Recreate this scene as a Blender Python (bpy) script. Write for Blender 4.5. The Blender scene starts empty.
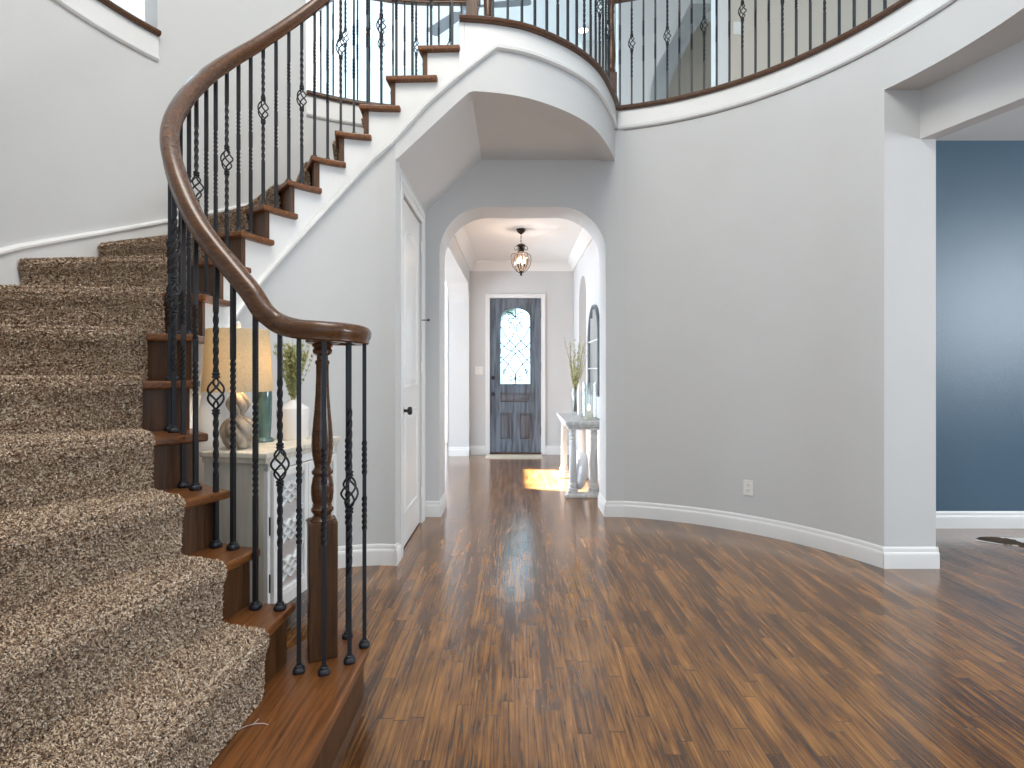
import bpy, bmesh, math, random
import numpy as np
from mathutils import Vector, Matrix, noise
random.seed(7)
rng = np.random.default_rng(7)
PI = math.pi
scn = bpy.context.scene
COL = scn.collection

# ------------------------------------------------------------------ camera, world, sun, exposure
cam = bpy.data.cameras.new('camera')
cam.sensor_width = 36.0
cam.lens = 36.0 * 540.0 / 1024.0
cam.shift_x = -3.0 / 1024.0
cam.shift_y = -13.0 / 1024.0
cam.clip_start = 0.02
camo = bpy.data.objects.new('camera', cam)
camo.location = (0, 0, 1.24)
camo.rotation_euler = (PI / 2, 0, 0)
COL.objects.link(camo)
scn.camera = camo

world = bpy.data.worlds.new('world')
scn.world = world
world.use_nodes = True
bg = world.node_tree.nodes['Background']
bg.inputs[0].default_value = (0.62, 0.81, 1.0, 1)
wtc = world.node_tree.nodes.new('ShaderNodeTexCoord')          # the sky is brighter towards the street side
wsep = world.node_tree.nodes.new('ShaderNodeSeparateXYZ'); wmr = world.node_tree.nodes.new('ShaderNodeMapRange')
world.node_tree.links.new(wtc.outputs['Generated'], wsep.inputs[0]); world.node_tree.links.new(wsep.outputs[1], wmr.inputs['Value'])
for k_, v_ in (('From Min', 0.45), ('From Max', 0.95), ('To Min', 2.45), ('To Max', 8.5)): wmr.inputs[k_].default_value = v_
world.node_tree.links.new(wmr.outputs[0], bg.inputs[1])

ZF0 = 3.49
def light_area(name, loc, rot, sx, sy, power, color=(1, 1, 1)):
    l = bpy.data.lights.new(name, 'AREA')
    l.shape = 'RECTANGLE'; l.size = sx; l.size_y = sy; l.energy = power; l.color = color
    o = bpy.data.objects.new(name, l)
    o.location = loc; o.rotation_euler = rot
    COL.objects.link(o)
    return o

# daylight at the big side windows
light_area('daylight_side_room', (-4.8, 7.1, 1.4), (0, -PI / 2, 0), 2.2, 4.0, 1300, (0.76, 0.88, 1.0))
light_area('added_top_fill', (-0.4, 1.3, 5.85), (0, 0, 0), 2.4, 2.0, 250, (1.0, 0.91, 0.79))  # unseen warm fill, added to light the treads from above
light_area('daylight_blue_room', (6.9, 0.6, 2.2), (0, PI / 2, 0), 1.7, 2.4, 330, (0.88, 0.94, 1.0))
light_area('daylight_upper_window', (-4.25, 6.6, ZF0 + 1.3), (0, -PI / 2, 0), 2.0, 3.2, 300, (0.60, 0.82, 1.0))
# added spot lamp standing in for low sun, aimed through a high slot
sun = bpy.data.lights.new('sun_stand_in', 'SPOT')
sun.energy = 2200000.0; sun.color = (0.84, 0.93, 1.0); sun.shadow_soft_size = 0.12
sun.spot_size = math.radians(9); sun.spot_blend = 0.1
sdir = Vector((1.0, -0.25, -0.5)).normalized()
suno = bpy.data.objects.new('sun_stand_in', sun)
suno.location = Vector((-4.5, 7.4, 2.30)) - sdir * 12.0
suno.rotation_euler = sdir.to_track_quat('-Z', 'Y').to_euler()
COL.objects.link(suno)

scn.view_settings.view_transform = 'Standard'
scn.view_settings.look = 'None'
scn.view_settings.gamma = 1.0
scn.view_settings.use_curve_mapping = False
scn.view_settings.exposure = -0.5
scn.cycles.use_denoising = True
scn.cycles.max_bounces = 10
scn.cycles.diffuse_bounces = 7
scn.cycles.glossy_bounces = 4
scn.cycles.transmission_bounces = 8
scn.cycles.transparent_max_bounces = 12
scn.cycles.sample_clamp_indirect = 8.0

# ------------------------------------------------------------------ materials
MATS = {}
def nt_of(name):
    m = bpy.data.materials.new(name); m.use_nodes = True
    nt = m.node_tree
    return m, nt, nt.nodes, nt.links, nt.nodes['Principled BSDF']

def N(nt, typ, **kw):
    n = nt.nodes.new(typ)
    for k, v in kw.items():
        if k in n.inputs.keys(): n.inputs[k].default_value = v
        else: setattr(n, k, v)
    return n

def math_n(nt, op, a, b=None, c=None):
    n = nt.nodes.new('ShaderNodeMath'); n.operation = op
    for i, v in enumerate((a, b, c)):
        if v is None: continue
        if hasattr(v, 'links'): nt.links.new(v, n.inputs[i])
        else: n.inputs[i].default_value = v
    return n.outputs[0]

def ramp(nt, fac, stops):
    r = nt.nodes.new('ShaderNodeValToRGB')
    while len(r.color_ramp.elements) < len(stops): r.color_ramp.elements.new(0.5)
    for e, (p, c) in zip(r.color_ramp.elements, stops):
        e.position = p; e.color = (*c, 1)
    nt.links.new(fac, r.inputs[0])
    return r.outputs[0]

def simple(name, col, rough=0.5, metal=0.0, bump=0.0, bscale=200.0, var=0.0, vscale=6.0, emit=None, estr=0.0, coat=0.0, trans=0.0):
    m, nt, nodes, links, b = nt_of(name)
    b.inputs['Base Color'].default_value = (*col, 1)
    b.inputs['Roughness'].default_value = rough
    b.inputs['Metallic'].default_value = metal
    if coat: b.inputs['Coat Weight'].default_value = coat; b.inputs['Coat Roughness'].default_value = 0.15
    if trans: b.inputs['Transmission Weight'].default_value = trans
    geo = nodes.new('ShaderNodeNewGeometry')
    if var:
        nz = N(nt, 'ShaderNodeTexNoise', Scale=vscale, Detail=4.0)
        links.new(geo.outputs['Position'], nz.inputs['Vector'])
        c = ramp(nt, nz.outputs[0], [(0.3, tuple(x * (1 - var) for x in col)), (0.7, tuple(min(1, x * (1 + var)) for x in col))])
        links.new(c, b.inputs['Base Color'])
    if bump:
        nz = N(nt, 'ShaderNodeTexNoise', Scale=bscale, Detail=3.0)
        links.new(geo.outputs['Position'], nz.inputs['Vector'])
        bp = N(nt, 'ShaderNodeBump', Strength=bump, Distance=0.002)
        links.new(nz.outputs[0], bp.inputs['Height']); links.new(bp.outputs[0], b.inputs['Normal'])
    if emit:
        b.inputs['Emission Color'].default_value = (*emit, 1); b.inputs['Emission Strength'].default_value = estr
    return m

M_wall = simple('wall_paint', (0.585, 0.58, 0.57), 0.75, bump=0.35, bscale=160, var=0.012, vscale=3)
M_wall_beige = simple('wall_paint_beige', (0.60, 0.535, 0.45), 0.75, bump=0.2, bscale=160)
M_ceil = simple('ceiling_paint', (0.80, 0.79, 0.77), 0.85, bump=0.2, bscale=120)
M_trim = simple('trim_white', (0.74, 0.73, 0.71), 0.35)
M_door = simple('door_white', (0.78, 0.765, 0.735), 0.3)
M_iron = simple('black_iron', (0.008, 0.009, 0.013), 0.5, metal=0.0, bump=0.25, bscale=300)
M_bronze = simple('dark_bronze', (0.035, 0.022, 0.016), 0.4, metal=0.7)
M_plate = simple('switch_plate', (0.78, 0.76, 0.72), 0.35)
M_dark = simple('dark_slot', (0.05, 0.045, 0.04), 0.6)
M_mirror = simple('mirror_glass', (0.9, 0.92, 0.93), 0.03, metal=1.0)
M_mirror_soft = simple('antiqued_mirror', (0.80, 0.84, 0.88), 0.30, metal=0.85)
M_concrete = simple('outside_ground', (0.62, 0.62, 0.62), 0.9, var=0.1)
M_hedge = simple('hedge_leaves', (0.30, 0.42, 0.24), 0.7, var=0.5, vscale=9)
M_mat = simple('door_mat_fibre', (0.62, 0.56, 0.46), 0.95, bump=1.0, bscale=400, var=0.08, vscale=80)
M_green_dry = simple('dried_green', (0.40, 0.40, 0.17), 0.7, var=0.35, vscale=60)
M_twig = simple('twig_brown', (0.13, 0.10, 0.06), 0.8)
M_bud = simple('bud_pale', (0.50, 0.48, 0.20), 0.7)
M_vase = simple('white_ceramic', (0.78, 0.74, 0.70), 0.3)
M_teal = simple('teal_glaze', (0.06, 0.125, 0.125), 0.15, coat=0.5, var=0.2, vscale=20)
M_pillow = simple('white_cotton', (0.75, 0.76, 0.79), 0.9, bump=0.6, bscale=250)
M_candle = simple('candle_wax', (0.8, 0.72, 0.6), 0.5)
M_flame = simple('flame', (1, 0.7, 0.35), 0.5, emit=(1.0, 0.72, 0.42), estr=25)
M_bulb = simple('candle_bulb', (1, 0.8, 0.6), 0.4, emit=(1.0, 0.75, 0.50), estr=30)
M_down = simple('downlight_glow', (1, 0.85, 0.65), 0.4, emit=(1.0, 0.82, 0.58), estr=14)
M_fan = simple('fan_grey', (0.20, 0.20, 0.21), 0.5)
M_hide_w = None

def blue_wall():
    m = simple('wall_paint_blue', (0.062, 0.115, 0.165), 0.33, bump=0.6, bscale=140)
    return m
M_blue = blue_wall()

def wood(name, base, dark, rough=0.28, scale=1.0, axis='Z', coat=0.3):
    m, nt, nodes, links, b = nt_of(name)
    tc = nodes.new('ShaderNodeTexCoord')
    mp = nodes.new('ShaderNodeMapping')
    s = {'X': (4, 50, 50), 'Y': (50, 2.4, 50), 'Z': (50, 50, 3)}[axis]
    mp.inputs['Scale'].default_value = tuple(v * scale for v in s)
    links.new(tc.outputs['Object'], mp.inputs['Vector'])
    nz = N(nt, 'ShaderNodeTexNoise', Scale=1.6, Detail=6.0, Roughness=0.62, Distortion=0.6)
    links.new(mp.outputs[0], nz.inputs['Vector'])
    c = ramp(nt, nz.outputs[0], [(0.25, dark), (0.55, base), (0.8, tuple(min(1, x * 1.45) for x in base))])
    links.new(c, b.inputs['Base Color'])
    b.inputs['Roughness'].default_value = rough; b.inputs['Specular IOR Level'].default_value = 0.35
    b.inputs['Coat Weight'].default_value = coat; b.inputs['Coat Roughness'].default_value = 0.2
    bp = N(nt, 'ShaderNodeBump', Strength=0.15, Distance=0.002)
    links.new(nz.outputs[0], bp.inputs['Height']); links.new(bp.outputs[0], b.inputs['Normal'])
    return m
M_wood = wood('stained_oak', (0.088, 0.036, 0.012), (0.026, 0.010, 0.004), axis='Z', rough=0.42, coat=0.08)
M_tread = wood('stained_oak_tread', (0.175, 0.064, 0.018), (0.036, 0.012, 0.004), axis='Y', rough=0.34, coat=0.15)
M_rail = wood('handrail_oak', (0.102, 0.041, 0.014), (0.038, 0.014, 0.005), rough=0.27, axis='X', coat=0.25)

def nosing_wood():
    return M_tread

def washed(name, col, col2, rough=0.5):
    m, nt, nodes, links, b = nt_of(name)
    tc = nodes.new('ShaderNodeTexCoord'); mp = nodes.new('ShaderNodeMapping')
    mp.inputs['Scale'].default_value = (30, 30, 2.5)
    links.new(tc.outputs['Object'], mp.inputs['Vector'])
    nz = N(nt, 'ShaderNodeTexNoise', Scale=1.0, Detail=5.0); links.new(mp.outputs[0], nz.inputs['Vector'])
    c = ramp(nt, nz.outputs[0], [(0.35, col2), (0.6, col)])
    links.new(c, b.inputs['Base Color']); b.inputs['Roughness'].default_value = rough
    return m
M_cab = washed('cabinet_wash', (0.66, 0.62, 0.53), (0.54, 0.50, 0.42))
M_cabw = washed('cabinet_white', (0.74, 0.73, 0.71), (0.66, 0.65, 0.62))
M_console = washed('console_wash', (0.66, 0.66, 0.66), (0.50, 0.50, 0.49))
M_lampwood = washed('lamp_wash', (0.42, 0.36, 0.29), (0.20, 0.155, 0.11))
M_front = washed('front_door_stain', (0.14, 0.165, 0.20), (0.055, 0.06, 0.07), 0.3)
M_front_p = washed('front_door_panel', (0.11, 0.115, 0.135), (0.07, 0.06, 0.06), 0.3)

def shade_mat():
    m, nt, nodes, links, b = nt_of('linen_shade')
    tc = nodes.new('ShaderNodeTexCoord')
    w1 = N(nt, 'ShaderNodeTexWave', Scale=90.0, Distortion=1.5); w1.bands_direction = 'Z'
    links.new(tc.outputs['Object'], w1.inputs['Vector'])
    nz = N(nt, 'ShaderNodeTexNoise', Scale=260.0, Detail=2.0); links.new(tc.outputs['Object'], nz.inputs['Vector'])
    mix = math_n(nt, 'MULTIPLY_ADD', w1.outputs[1], 0.35, nz.outputs[0])
    c = ramp(nt, mix, [(0.35, (0.56, 0.45, 0.28)), (0.85, (0.88, 0.80, 0.62))])
    out = nodes['Material Output']
    d = nodes.new('ShaderNodeBsdfDiffuse'); t = nodes.new('ShaderNodeBsdfTranslucent'); mx = nodes.new('ShaderNodeMixShader')
    links.new(c, d.inputs[0]); links.new(c, t.inputs[0]); mx.inputs[0].default_value = 0.5
    links.new(d.outputs[0], mx.inputs[1]); links.new(t.outputs[0], mx.inputs[2]); links.new(mx.outputs[0], out.inputs[0])
    return m
M_shade = shade_mat()

def glass_mat(name, col=(1, 1, 1), rough=0.0, mixf=0.15):
    m, nt, nodes, links, b = nt_of(name)
    out = nodes['Material Output']
    t = nodes.new('ShaderNodeBsdfTransparent'); t.inputs[0].default_value = (*col, 1)
    g = nodes.new('ShaderNodeBsdfGlossy'); g.inputs['Roughness'].default_value = rough
    mx = nodes.new('ShaderNodeMixShader'); mx.inputs[0].default_value = mixf
    links.new(t.outputs[0], mx.inputs[1]); links.new(g.outputs[0], mx.inputs[2]); links.new(mx.outputs[0], out.inputs[0])
    return m
M_glass = glass_mat('clear_glass', (0.93, 0.96, 0.96), 0.02, 0.12)
M_glass_amber = glass_mat('lantern_glass', (0.97, 0.86, 0.78), 0.05, 0.10)

def door_glass():
    m, nt, nodes, links, b = nt_of('seedy_door_glass')
    b.inputs['Base Color'].default_value = (0.62, 0.68, 0.67, 1)
    b.inputs['Transmission Weight'].default_value = 1.0
    b.inputs['Roughness'].default_value = 0.12
    b.inputs['IOR'].default_value = 1.15
    tc = nodes.new('ShaderNodeTexCoord')
    nz = N(nt, 'ShaderNodeTexNoise', Scale=60.0, Detail=3.0); links.new(tc.outputs['Object'], nz.inputs['Vector'])
    bp = N(nt, 'ShaderNodeBump', Strength=0.5, Distance=0.004)
    links.new(nz.outputs[0], bp.inputs['Height']); links.new(bp.outputs[0], b.inputs['Normal'])
    return m
M_dglass = door_glass()

def floor_mat():
    m, nt, nodes, links, b = nt_of('oak_strip_floor')
    geo = nodes.new('ShaderNodeNewGeometry')
    sep = nodes.new('ShaderNodeSeparateXYZ'); links.new(geo.outputs['Position'], sep.inputs[0])
    W, L = 0.054, 0.62
    xr = math_n(nt, 'DIVIDE', sep.outputs[0], W)
    row = math_n(nt, 'FLOOR', xr)
    wn = nodes.new('ShaderNodeTexWhiteNoise'); wn.noise_dimensions = '1D'; links.new(row, wn.inputs['W'])
    off = math_n(nt, 'MULTIPLY', wn.outputs['Value'], 7.3)
    ll = math_n(nt, 'MULTIPLY_ADD', wn.outputs['Value'], 0.5, 0.55)
    yy = math_n(nt, 'DIVIDE', math_n(nt, 'ADD', sep.outputs[1], off), math_n(nt, 'MULTIPLY', ll, 0.85))
    cell = math_n(nt, 'FLOOR', yy)
    cmb = nodes.new('ShaderNodeCombineXYZ'); links.new(row, cmb.inputs[0]); links.new(cell, cmb.inputs[1])
    wn2 = nodes.new('ShaderNodeTexWhiteNoise'); wn2.noise_dimensions = '2D'; links.new(cmb.outputs[0], wn2.inputs['Vector'])
    tone = wn2.outputs['Value']
    # grain stretched along the boards, shifted per board
    add = nodes.new('ShaderNodeVectorMath'); add.operation = 'MULTIPLY_ADD'
    links.new(wn2.outputs['Color'], add.inputs[0]); add.inputs[1].default_value = (40, 40, 40)
    sc = nodes.new('ShaderNodeVectorMath'); sc.operation = 'MULTIPLY'
    links.new(geo.outputs['Position'], sc.inputs[0]); sc.inputs[1].default_value = (80, 3.0, 1)
    links.new(sc.outputs[0], add.inputs[2])
    g = N(nt, 'ShaderNodeTexNoise', Scale=1.0, Detail=7.0, Roughness=0.65, Distortion=1.2)
    links.new(add.outputs[0], g.inputs['Vector'])
    sc2 = nodes.new('ShaderNodeVectorMath'); sc2.operation = 'MULTIPLY'
    links.new(geo.outputs['Position'], sc2.inputs[0]); sc2.inputs[1].default_value = (13, 3.2, 1)
    g2 = N(nt, 'ShaderNodeTexNoise', Scale=1.0, Detail=3.0); links.new(sc2.outputs[0], g2.inputs['Vector'])
    t1 = math_n(nt, 'MULTIPLY_ADD', tone, 0.17, math_n(nt, 'MULTIPLY', g.outputs[0], 1.05))
    t2 = math_n(nt, 'MULTIPLY_ADD', g2.outputs[0], 0.55, math_n(nt, 'SUBTRACT', t1, 0.37))
    c = ramp(nt, t2, [(0.24, (0.026, 0.012, 0.006)), (0.40, (0.085, 0.034, 0.010)), (0.54, (0.185, 0.077, 0.019)), (0.78, (0.36, 0.160, 0.038))])
    # seams
    fx = math_n(nt, 'FRACT', xr); ex = math_n(nt, 'MINIMUM', fx, math_n(nt, 'SUBTRACT', 1.0, fx))
    fy = math_n(nt, 'FRACT', yy); ey = math_n(nt, 'MINIMUM', fy, math_n(nt, 'SUBTRACT', 1.0, fy))
    sx = math_n(nt, 'LESS_THAN', ex, 0.018); sy = math_n(nt, 'LESS_THAN', ey, 0.003)
    seam = math_n(nt, 'MAXIMUM', sx, sy)
    mx = nodes.new('ShaderNodeMix'); mx.data_type = 'RGBA'
    links.new(math_n(nt, 'MULTIPLY', seam, 0.6), mx.inputs[0]); links.new(c, mx.inputs[6]); mx.inputs[7].default_value = (0.02, 0.01, 0.006, 1)
    links.new(mx.outputs[2], b.inputs['Base Color'])
    b.inputs['Coat Weight'].default_value = 0.6; b.inputs['Coat Roughness'].default_value = 0.13
    rg = math_n(nt, 'MULTIPLY_ADD', g.outputs[0], 0.20, 0.14)
    links.new(rg, b.inputs['Roughness'])
    b.inputs['Specular IOR Level'].default_value = 0.5
    # hand scraped waviness + board edges
    sc3 = nodes.new('ShaderNodeVectorMath'); sc3.operation = 'MULTIPLY'
    links.new(geo.outputs['Position'], sc3.inputs[0]); sc3.inputs[1].default_value = (22, 26, 1)
    g3 = N(nt, 'ShaderNodeTexNoise', Scale=1.0, Detail=3.0); links.new(sc3.outputs[0], g3.inputs['Vector'])
    hgt = math_n(nt, 'ADD', math_n(nt, 'MULTIPLY', g3.outputs[0], 0.5), math_n(nt, 'MULTIPLY', g.outputs[0], 0.25))
    hgt = math_n(nt, 'ADD', hgt, math_n(nt, 'MULTIPLY', tone, 0.12))
    hgt = math_n(nt, 'SUBTRACT', hgt, math_n(nt, 'MULTIPLY', seam, 0.3))
    bp = N(nt, 'ShaderNodeBump', Strength=0.6, Distance=0.0024)
    links.new(hgt, bp.inputs['Height']); links.new(bp.outputs[0], b.inputs['Normal']); links.new(bp.outputs[0], b.inputs['Coat Normal'])
    return m
M_floor = floor_mat()

def carpet_mat(name, island):
    m, nt, nodes, links, b = nt_of(name)
    geo = nodes.new('ShaderNodeNewGeometry')
    stops = [(0.0, (0.11, 0.060, 0.036)), (0.22, (0.18, 0.108, 0.068)), (0.45, (0.44, 0.305, 0.198)), (0.75, (0.60, 0.455, 0.32)), (1.0, (0.72, 0.61, 0.48))]
    if island:
        c = ramp(nt, geo.outputs['Random Per Island'], stops)
    else:
        nz = N(nt, 'ShaderNodeTexNoise', Scale=130.0, Detail=4.0); links.new(geo.outputs['Position'], nz.inputs['Vector'])
        s = math_n(nt, 'MULTIPLY_ADD', nz.outputs[0], 3.0, -1.0)
        c = ramp(nt, s, stops)
    links.new(c, b.inputs['Base Color'])
    b.inputs['Roughness'].default_value = 0.95
    b.inputs['Specular IOR Level'].default_value = 0.15
    b.inputs['Sheen Weight'].default_value = 0.15
    return m
M_carpet = carpet_mat('carpet_base', False)
M_tuft = carpet_mat('carpet_tuft', True)

def hide_mat():
    m, nt, nodes, links, b = nt_of('cow_hide')
    geo = nodes.new('ShaderNodeNewGeometry')
    nz = N(nt, 'ShaderNodeTexNoise', Scale=5.0, Detail=4.0, Distortion=0.6); links.new(geo.outputs['Position'], nz.inputs['Vector'])
    c = ramp(nt, nz.outputs[0], [(0.40, (0.05, 0.03, 0.015)), (0.455, (0.13, 0.08, 0.04)), (0.48, (0.78, 0.76, 0.74))])
    links.new(c, b.inputs['Base Color']); b.inputs['Roughness'].default_value = 0.9
    return m
M_hide = hide_mat()

# ------------------------------------------------------------------ mesh helpers
class MB:
    def __init__(s): s.v = []; s.f = []; s.mi = []
    def add(s, vs, fs, mi=0):
        o = len(s.v); s.v += [tuple(v) for v in vs]
        s.f += [tuple(i + o for i in f) for f in fs]; s.mi += [mi] * len(fs)
    def box(s, a, b, mi=0):
        x0, y0, z0 = a; x1, y1, z1 = b
        s.add([(x0, y0, z0), (x1, y0, z0), (x1, y1, z0), (x0, y1, z0), (x0, y0, z1), (x1, y0, z1), (x1, y1, z1), (x0, y1, z1)],
              [(0, 3, 2, 1), (4, 5, 6, 7), (0, 1, 5, 4), (1, 2, 6, 5), (2, 3, 7, 6), (3, 0, 4, 7)], mi)
    def obox(s, c, ux, uy, uz, mi=0):
        c, ux, uy, uz = map(Vector, (c, ux, uy, uz))
        vs = [c + sx * ux + sy * uy + sz * uz for sz in (-1, 1) for sx, sy in ((-1, -1), (1, -1), (1, 1), (-1, 1))]
        s.add(vs, [(0, 3, 2, 1), (4, 5, 6, 7), (0, 1, 5, 4), (1, 2, 6, 5), (2, 3, 7, 6), (3, 0, 4, 7)], mi)
    def rings(s, rings, closed=True, caps=True, mi=0, loop=False):
        n = len(rings[0]); vs = [p for r in rings for p in r]; fs = []
        m = len(rings)
        for i in range(m if loop else m - 1):
            j2 = (i + 1) % m
            for j in range(n if closed else n - 1):
                k = (j + 1) % n
                fs.append((i * n + j, i * n + k, j2 * n + k, j2 * n + j))
        if caps and not loop:
            fs.append(tuple(range(n - 1, -1, -1))); fs.append(tuple((m - 1) * n + j for j in range(n)))
        s.add(vs, fs, mi)
    def lathe(s, prof, c=(0, 0, 0), seg=24, mi=0, caps=True):
        rs = []
        for r, z in prof:
            r = max(r, 1e-4)
            rs.append([(c[0] + r * math.cos(2 * PI * j / seg), c[1] + r * math.sin(2 * PI * j / seg), c[2] + z) for j in range(seg)])
        s.rings(rs, mi=mi, caps=caps)
    def tube(s, pts, r, seg=8, mi=0, loop=False):
        pts = [Vector(p) for p in pts]; n = len(pts)
        rs = []
        prev = None
        for i, p in enumerate(pts):
            if loop: t = (pts[(i + 1) % n] - pts[i - 1])
            else: t = pts[min(i + 1, n - 1)] - pts[max(i - 1, 0)]
            t.normalize()
            if prev is None:
                a = Vector((0, 0, 1)) if abs(t.z) < 0.9 else Vector((1, 0, 0))
                u = t.cross(a).normalized()
            else:
                u = (prev - t * prev.dot(t)).normalized()
            prev = u; w = t.cross(u)
            rr = r[i] if isinstance(r, (list, tuple)) else r
            rs.append([p + rr * (math.cos(2 * PI * j / seg) * u + math.sin(2 * PI * j / seg) * w) for j in range(seg)])
        s.rings(rs, mi=mi, loop=loop)
    def prism(s, poly, z0, z1, mi=0):
        n = len(poly)
        s.add([(x, y, z0) for x, y in poly] + [(x, y, z1) for x, y in poly],
              [tuple(range(n - 1, -1, -1)), tuple(range(n, 2 * n))] + [(i, (i + 1) % n, n + (i + 1) % n, n + i) for i in range(n)], mi)
    def build(s, name, mats, parent=None, smooth=False, bevel=0.0, tri=False, recalc=True):
        me = bpy.data.meshes.new(name)
        me.from_pydata(s.v, [], s.f)
        for m in (mats if isinstance(mats, (list, tuple)) else [mats]): me.materials.append(m)
        if any(s.mi): me.polygons.foreach_set('material_index', s.mi)
        if recalc:
            bm = bmesh.new(); bm.from_mesh(me)
            bmesh.ops.recalc_face_normals(bm, faces=bm.faces)
            bm.to_mesh(me); bm.free()
        if smooth:
            me.polygons.foreach_set('use_smooth', [True] * len(me.polygons))
            me.set_sharp_from_angle(angle=math.radians(38))
        o = bpy.data.objects.new(name, me)
        COL.objects.link(o)
        if parent is not None: o.parent = parent
        if bevel:
            bv = o.modifiers.new('bevel', 'BEVEL'); bv.width = bevel; bv.segments = 2; bv.limit_method = 'ANGLE'; bv.angle_limit = math.radians(40)
        return o

def tag(o, label=None, cat=None, group=None, kind=None):
    if label: o['label'] = label
    if cat: o['category'] = cat
    if group: o['group'] = group
    if kind: o['kind'] = kind
    return o
def thing(name, label, cat, loc=(0, 0, 0), rz=0.0, group=None):
    o = bpy.data.objects.new(name, None); COL.objects.link(o)
    o.location = loc; o.rotation_euler = (0, 0, rz); o.empty_display_size = 0.1
    return tag(o, label, cat, group)
def struct(o): o['kind'] = 'structure'; return o

def offset_path(pts, d):
    """offset a 2D polyline to its left by d"""
    P = np.array(pts, float); T = np.gradient(P, axis=0)
    L = np.hypot(T[:, 0], T[:, 1])[:, None]; T = T / L
    return P + d * np.c_[-T[:, 1], T[:, 0]]
def ribbon(mb, pts, z0, z1, d0, d1, mi=0):
    """solid strip along a plan path, from offset d0 to offset d1 (left positive), z0..z1 scalars or lists"""
    A = offset_path(pts, d0); B = offset_path(pts, d1); n = len(pts)
    z0 = z0 if hasattr(z0, '__len__') else [z0] * n; z1 = z1 if hasattr(z1, '__len__') else [z1] * n
    mb.rings([[(A[i][0], A[i][1], z0[i]), (B[i][0], B[i][1], z0[i]), (B[i][0], B[i][1], z1[i]), (A[i][0], A[i][1], z1[i])] for i in range(n)], mi=mi)
def sweep(mb, pts, zbase, prof, mi=0):
    """profile [(offset, dz)] swept along a plan path"""
    n = len(pts); zb = zbase if hasattr(zbase, '__len__') else [zbase] * n
    offs = [offset_path(pts, d) for d, _ in prof]
    mb.rings([[(offs[k][i][0], offs[k][i][1], zb[i] + prof[k][1]) for k in range(len(prof))] for i in range(n)], mi=mi)
def arc(cx, cy, r, a0, a1, n):
    return [(cx + r * math.cos(math.radians(a0 + (a1 - a0) * i / (n - 1))), cy + r * math.sin(math.radians(a0 + (a1 - a0) * i / (n - 1)))) for i in range(n)]
def cr(pts, n):
    """Catmull-Rom through points, n samples per span"""
    P = [np.array(p, float) for p in pts]; P = [2 * P[0] - P[1]] + P + [2 * P[-1] - P[-2]]
    out = []
    for i in range(1, len(P) - 2):
        for j in range(n):
            t = j / n
            out.append(0.5 * ((2 * P[i]) + (-P[i - 1] + P[i + 1]) * t + (2 * P[i - 1] - 5 * P[i] + 4 * P[i + 1] - P[i + 2]) * t * t + (-P[i - 1] + 3 * P[i] - 3 * P[i + 1] + P[i + 2]) * t ** 3))
    out.append(P[-2]); return [tuple(p) for p in out]

BASE = [(0, 0), (0.016, 0), (0.016, 0.085), (0.0135, 0.098), (0.008, 0.104), (0.0075, 0.118), (0.005, 0.128), (0.0, 0.134)]
def baseboard(name, pts, z=0.0):
    """runs along pts; the board stands on the left side of the path"""
    mb = MB(); sweep(mb, pts, z, BASE)
    return struct(mb.build(name, M_trim, smooth=True))
def dense(p, q, n=2): return [(p[0] + (q[0] - p[0]) * i / (n - 1), p[1] + (q[1] - p[1]) * i / (n - 1)) for i in range(n)]

def strip_wall(name, o, d, length, thick, z0, z1, ops, mat, extra=()):
    """wall from plan point o along unit dir d, solid to its left by thick; ops = [(a0,a1,zbot,ztop,r)] openings with rounded tops"""
    xs = {0.0, length} | set(extra)
    for a0, a1, zb, zt, r in ops:
        xs |= {a0, a1}
        if r:
            for i in range(0, 19):
                t = i / 18 * PI / 2
                xs |= {a0 + r - r * math.cos(t), a1 - r + r * math.cos(t)}
    xs = sorted(xs)
    nrm = (-d[1], d[0])
    def P(a, off, z): return (o[0] + d[0] * a + nrm[0] * off, o[1] + d[1] * a + nrm[1] * off, z)
    def top(a, op):
        a0, a1, zb, zt, r = op
        if r:
            if a < a0 + r: return zt - r + math.sqrt(max(0, r * r - (a0 + r - a) ** 2))
            if a > a1 - r: return zt - r + math.sqrt(max(0, r * r - (a - a1 + r) ** 2))
        return zt
    mb = MB()
    def col(a, b, za, zb_, zA, zB):
        if max(zA - za, zB - zb_) < 1e-5: return
        vs = [P(a, 0, za), P(b, 0, zb_), P(b, thick, zb_), P(a, thick, za), P(a, 0, zA), P(b, 0, zB), P(b, thick, zB), P(a, thick, zA)]
        mb.add(vs, [(0, 3, 2, 1), (4, 5, 6, 7), (0, 1, 5, 4), (2, 3, 7, 6), (1, 2, 6, 5), (3, 0, 4, 7)])
    for a, b in zip(xs[:-1], xs[1:]):
        if b - a < 1e-7: continue
        m = (a + b) / 2; op = next((q for q in ops if q[0] < m < q[1]), None)
        if op is None: col(a, b, z0, z0, z1, z1)
        else:
            col(a, b, top(a, op), top(b, op), z1, z1)
            if op[2] > z0: col(a, b, z0, z0, op[2], op[2])
    ob = mb.build(name, mat, recalc=False)
    # weld strips, drop the internal faces
    bm = bmesh.new(); bm.from_mesh(ob.data)
    bmesh.ops.remove_doubles(bm, verts=bm.verts, dist=1e-5)
    seen = {}
    for f in bm.faces:
        seen.setdefault(frozenset(v.index for v in f.verts), []).append(f)
    kill = [f for fs in seen.values() if len(fs) > 1 for f in fs]
    bmesh.ops.delete(bm, geom=kill, context='FACES_ONLY')
    bmesh.ops.recalc_face_normals(bm, faces=bm.faces)
    bm.to_mesh(ob.data); bm.free()
    return struct(ob)

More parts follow.
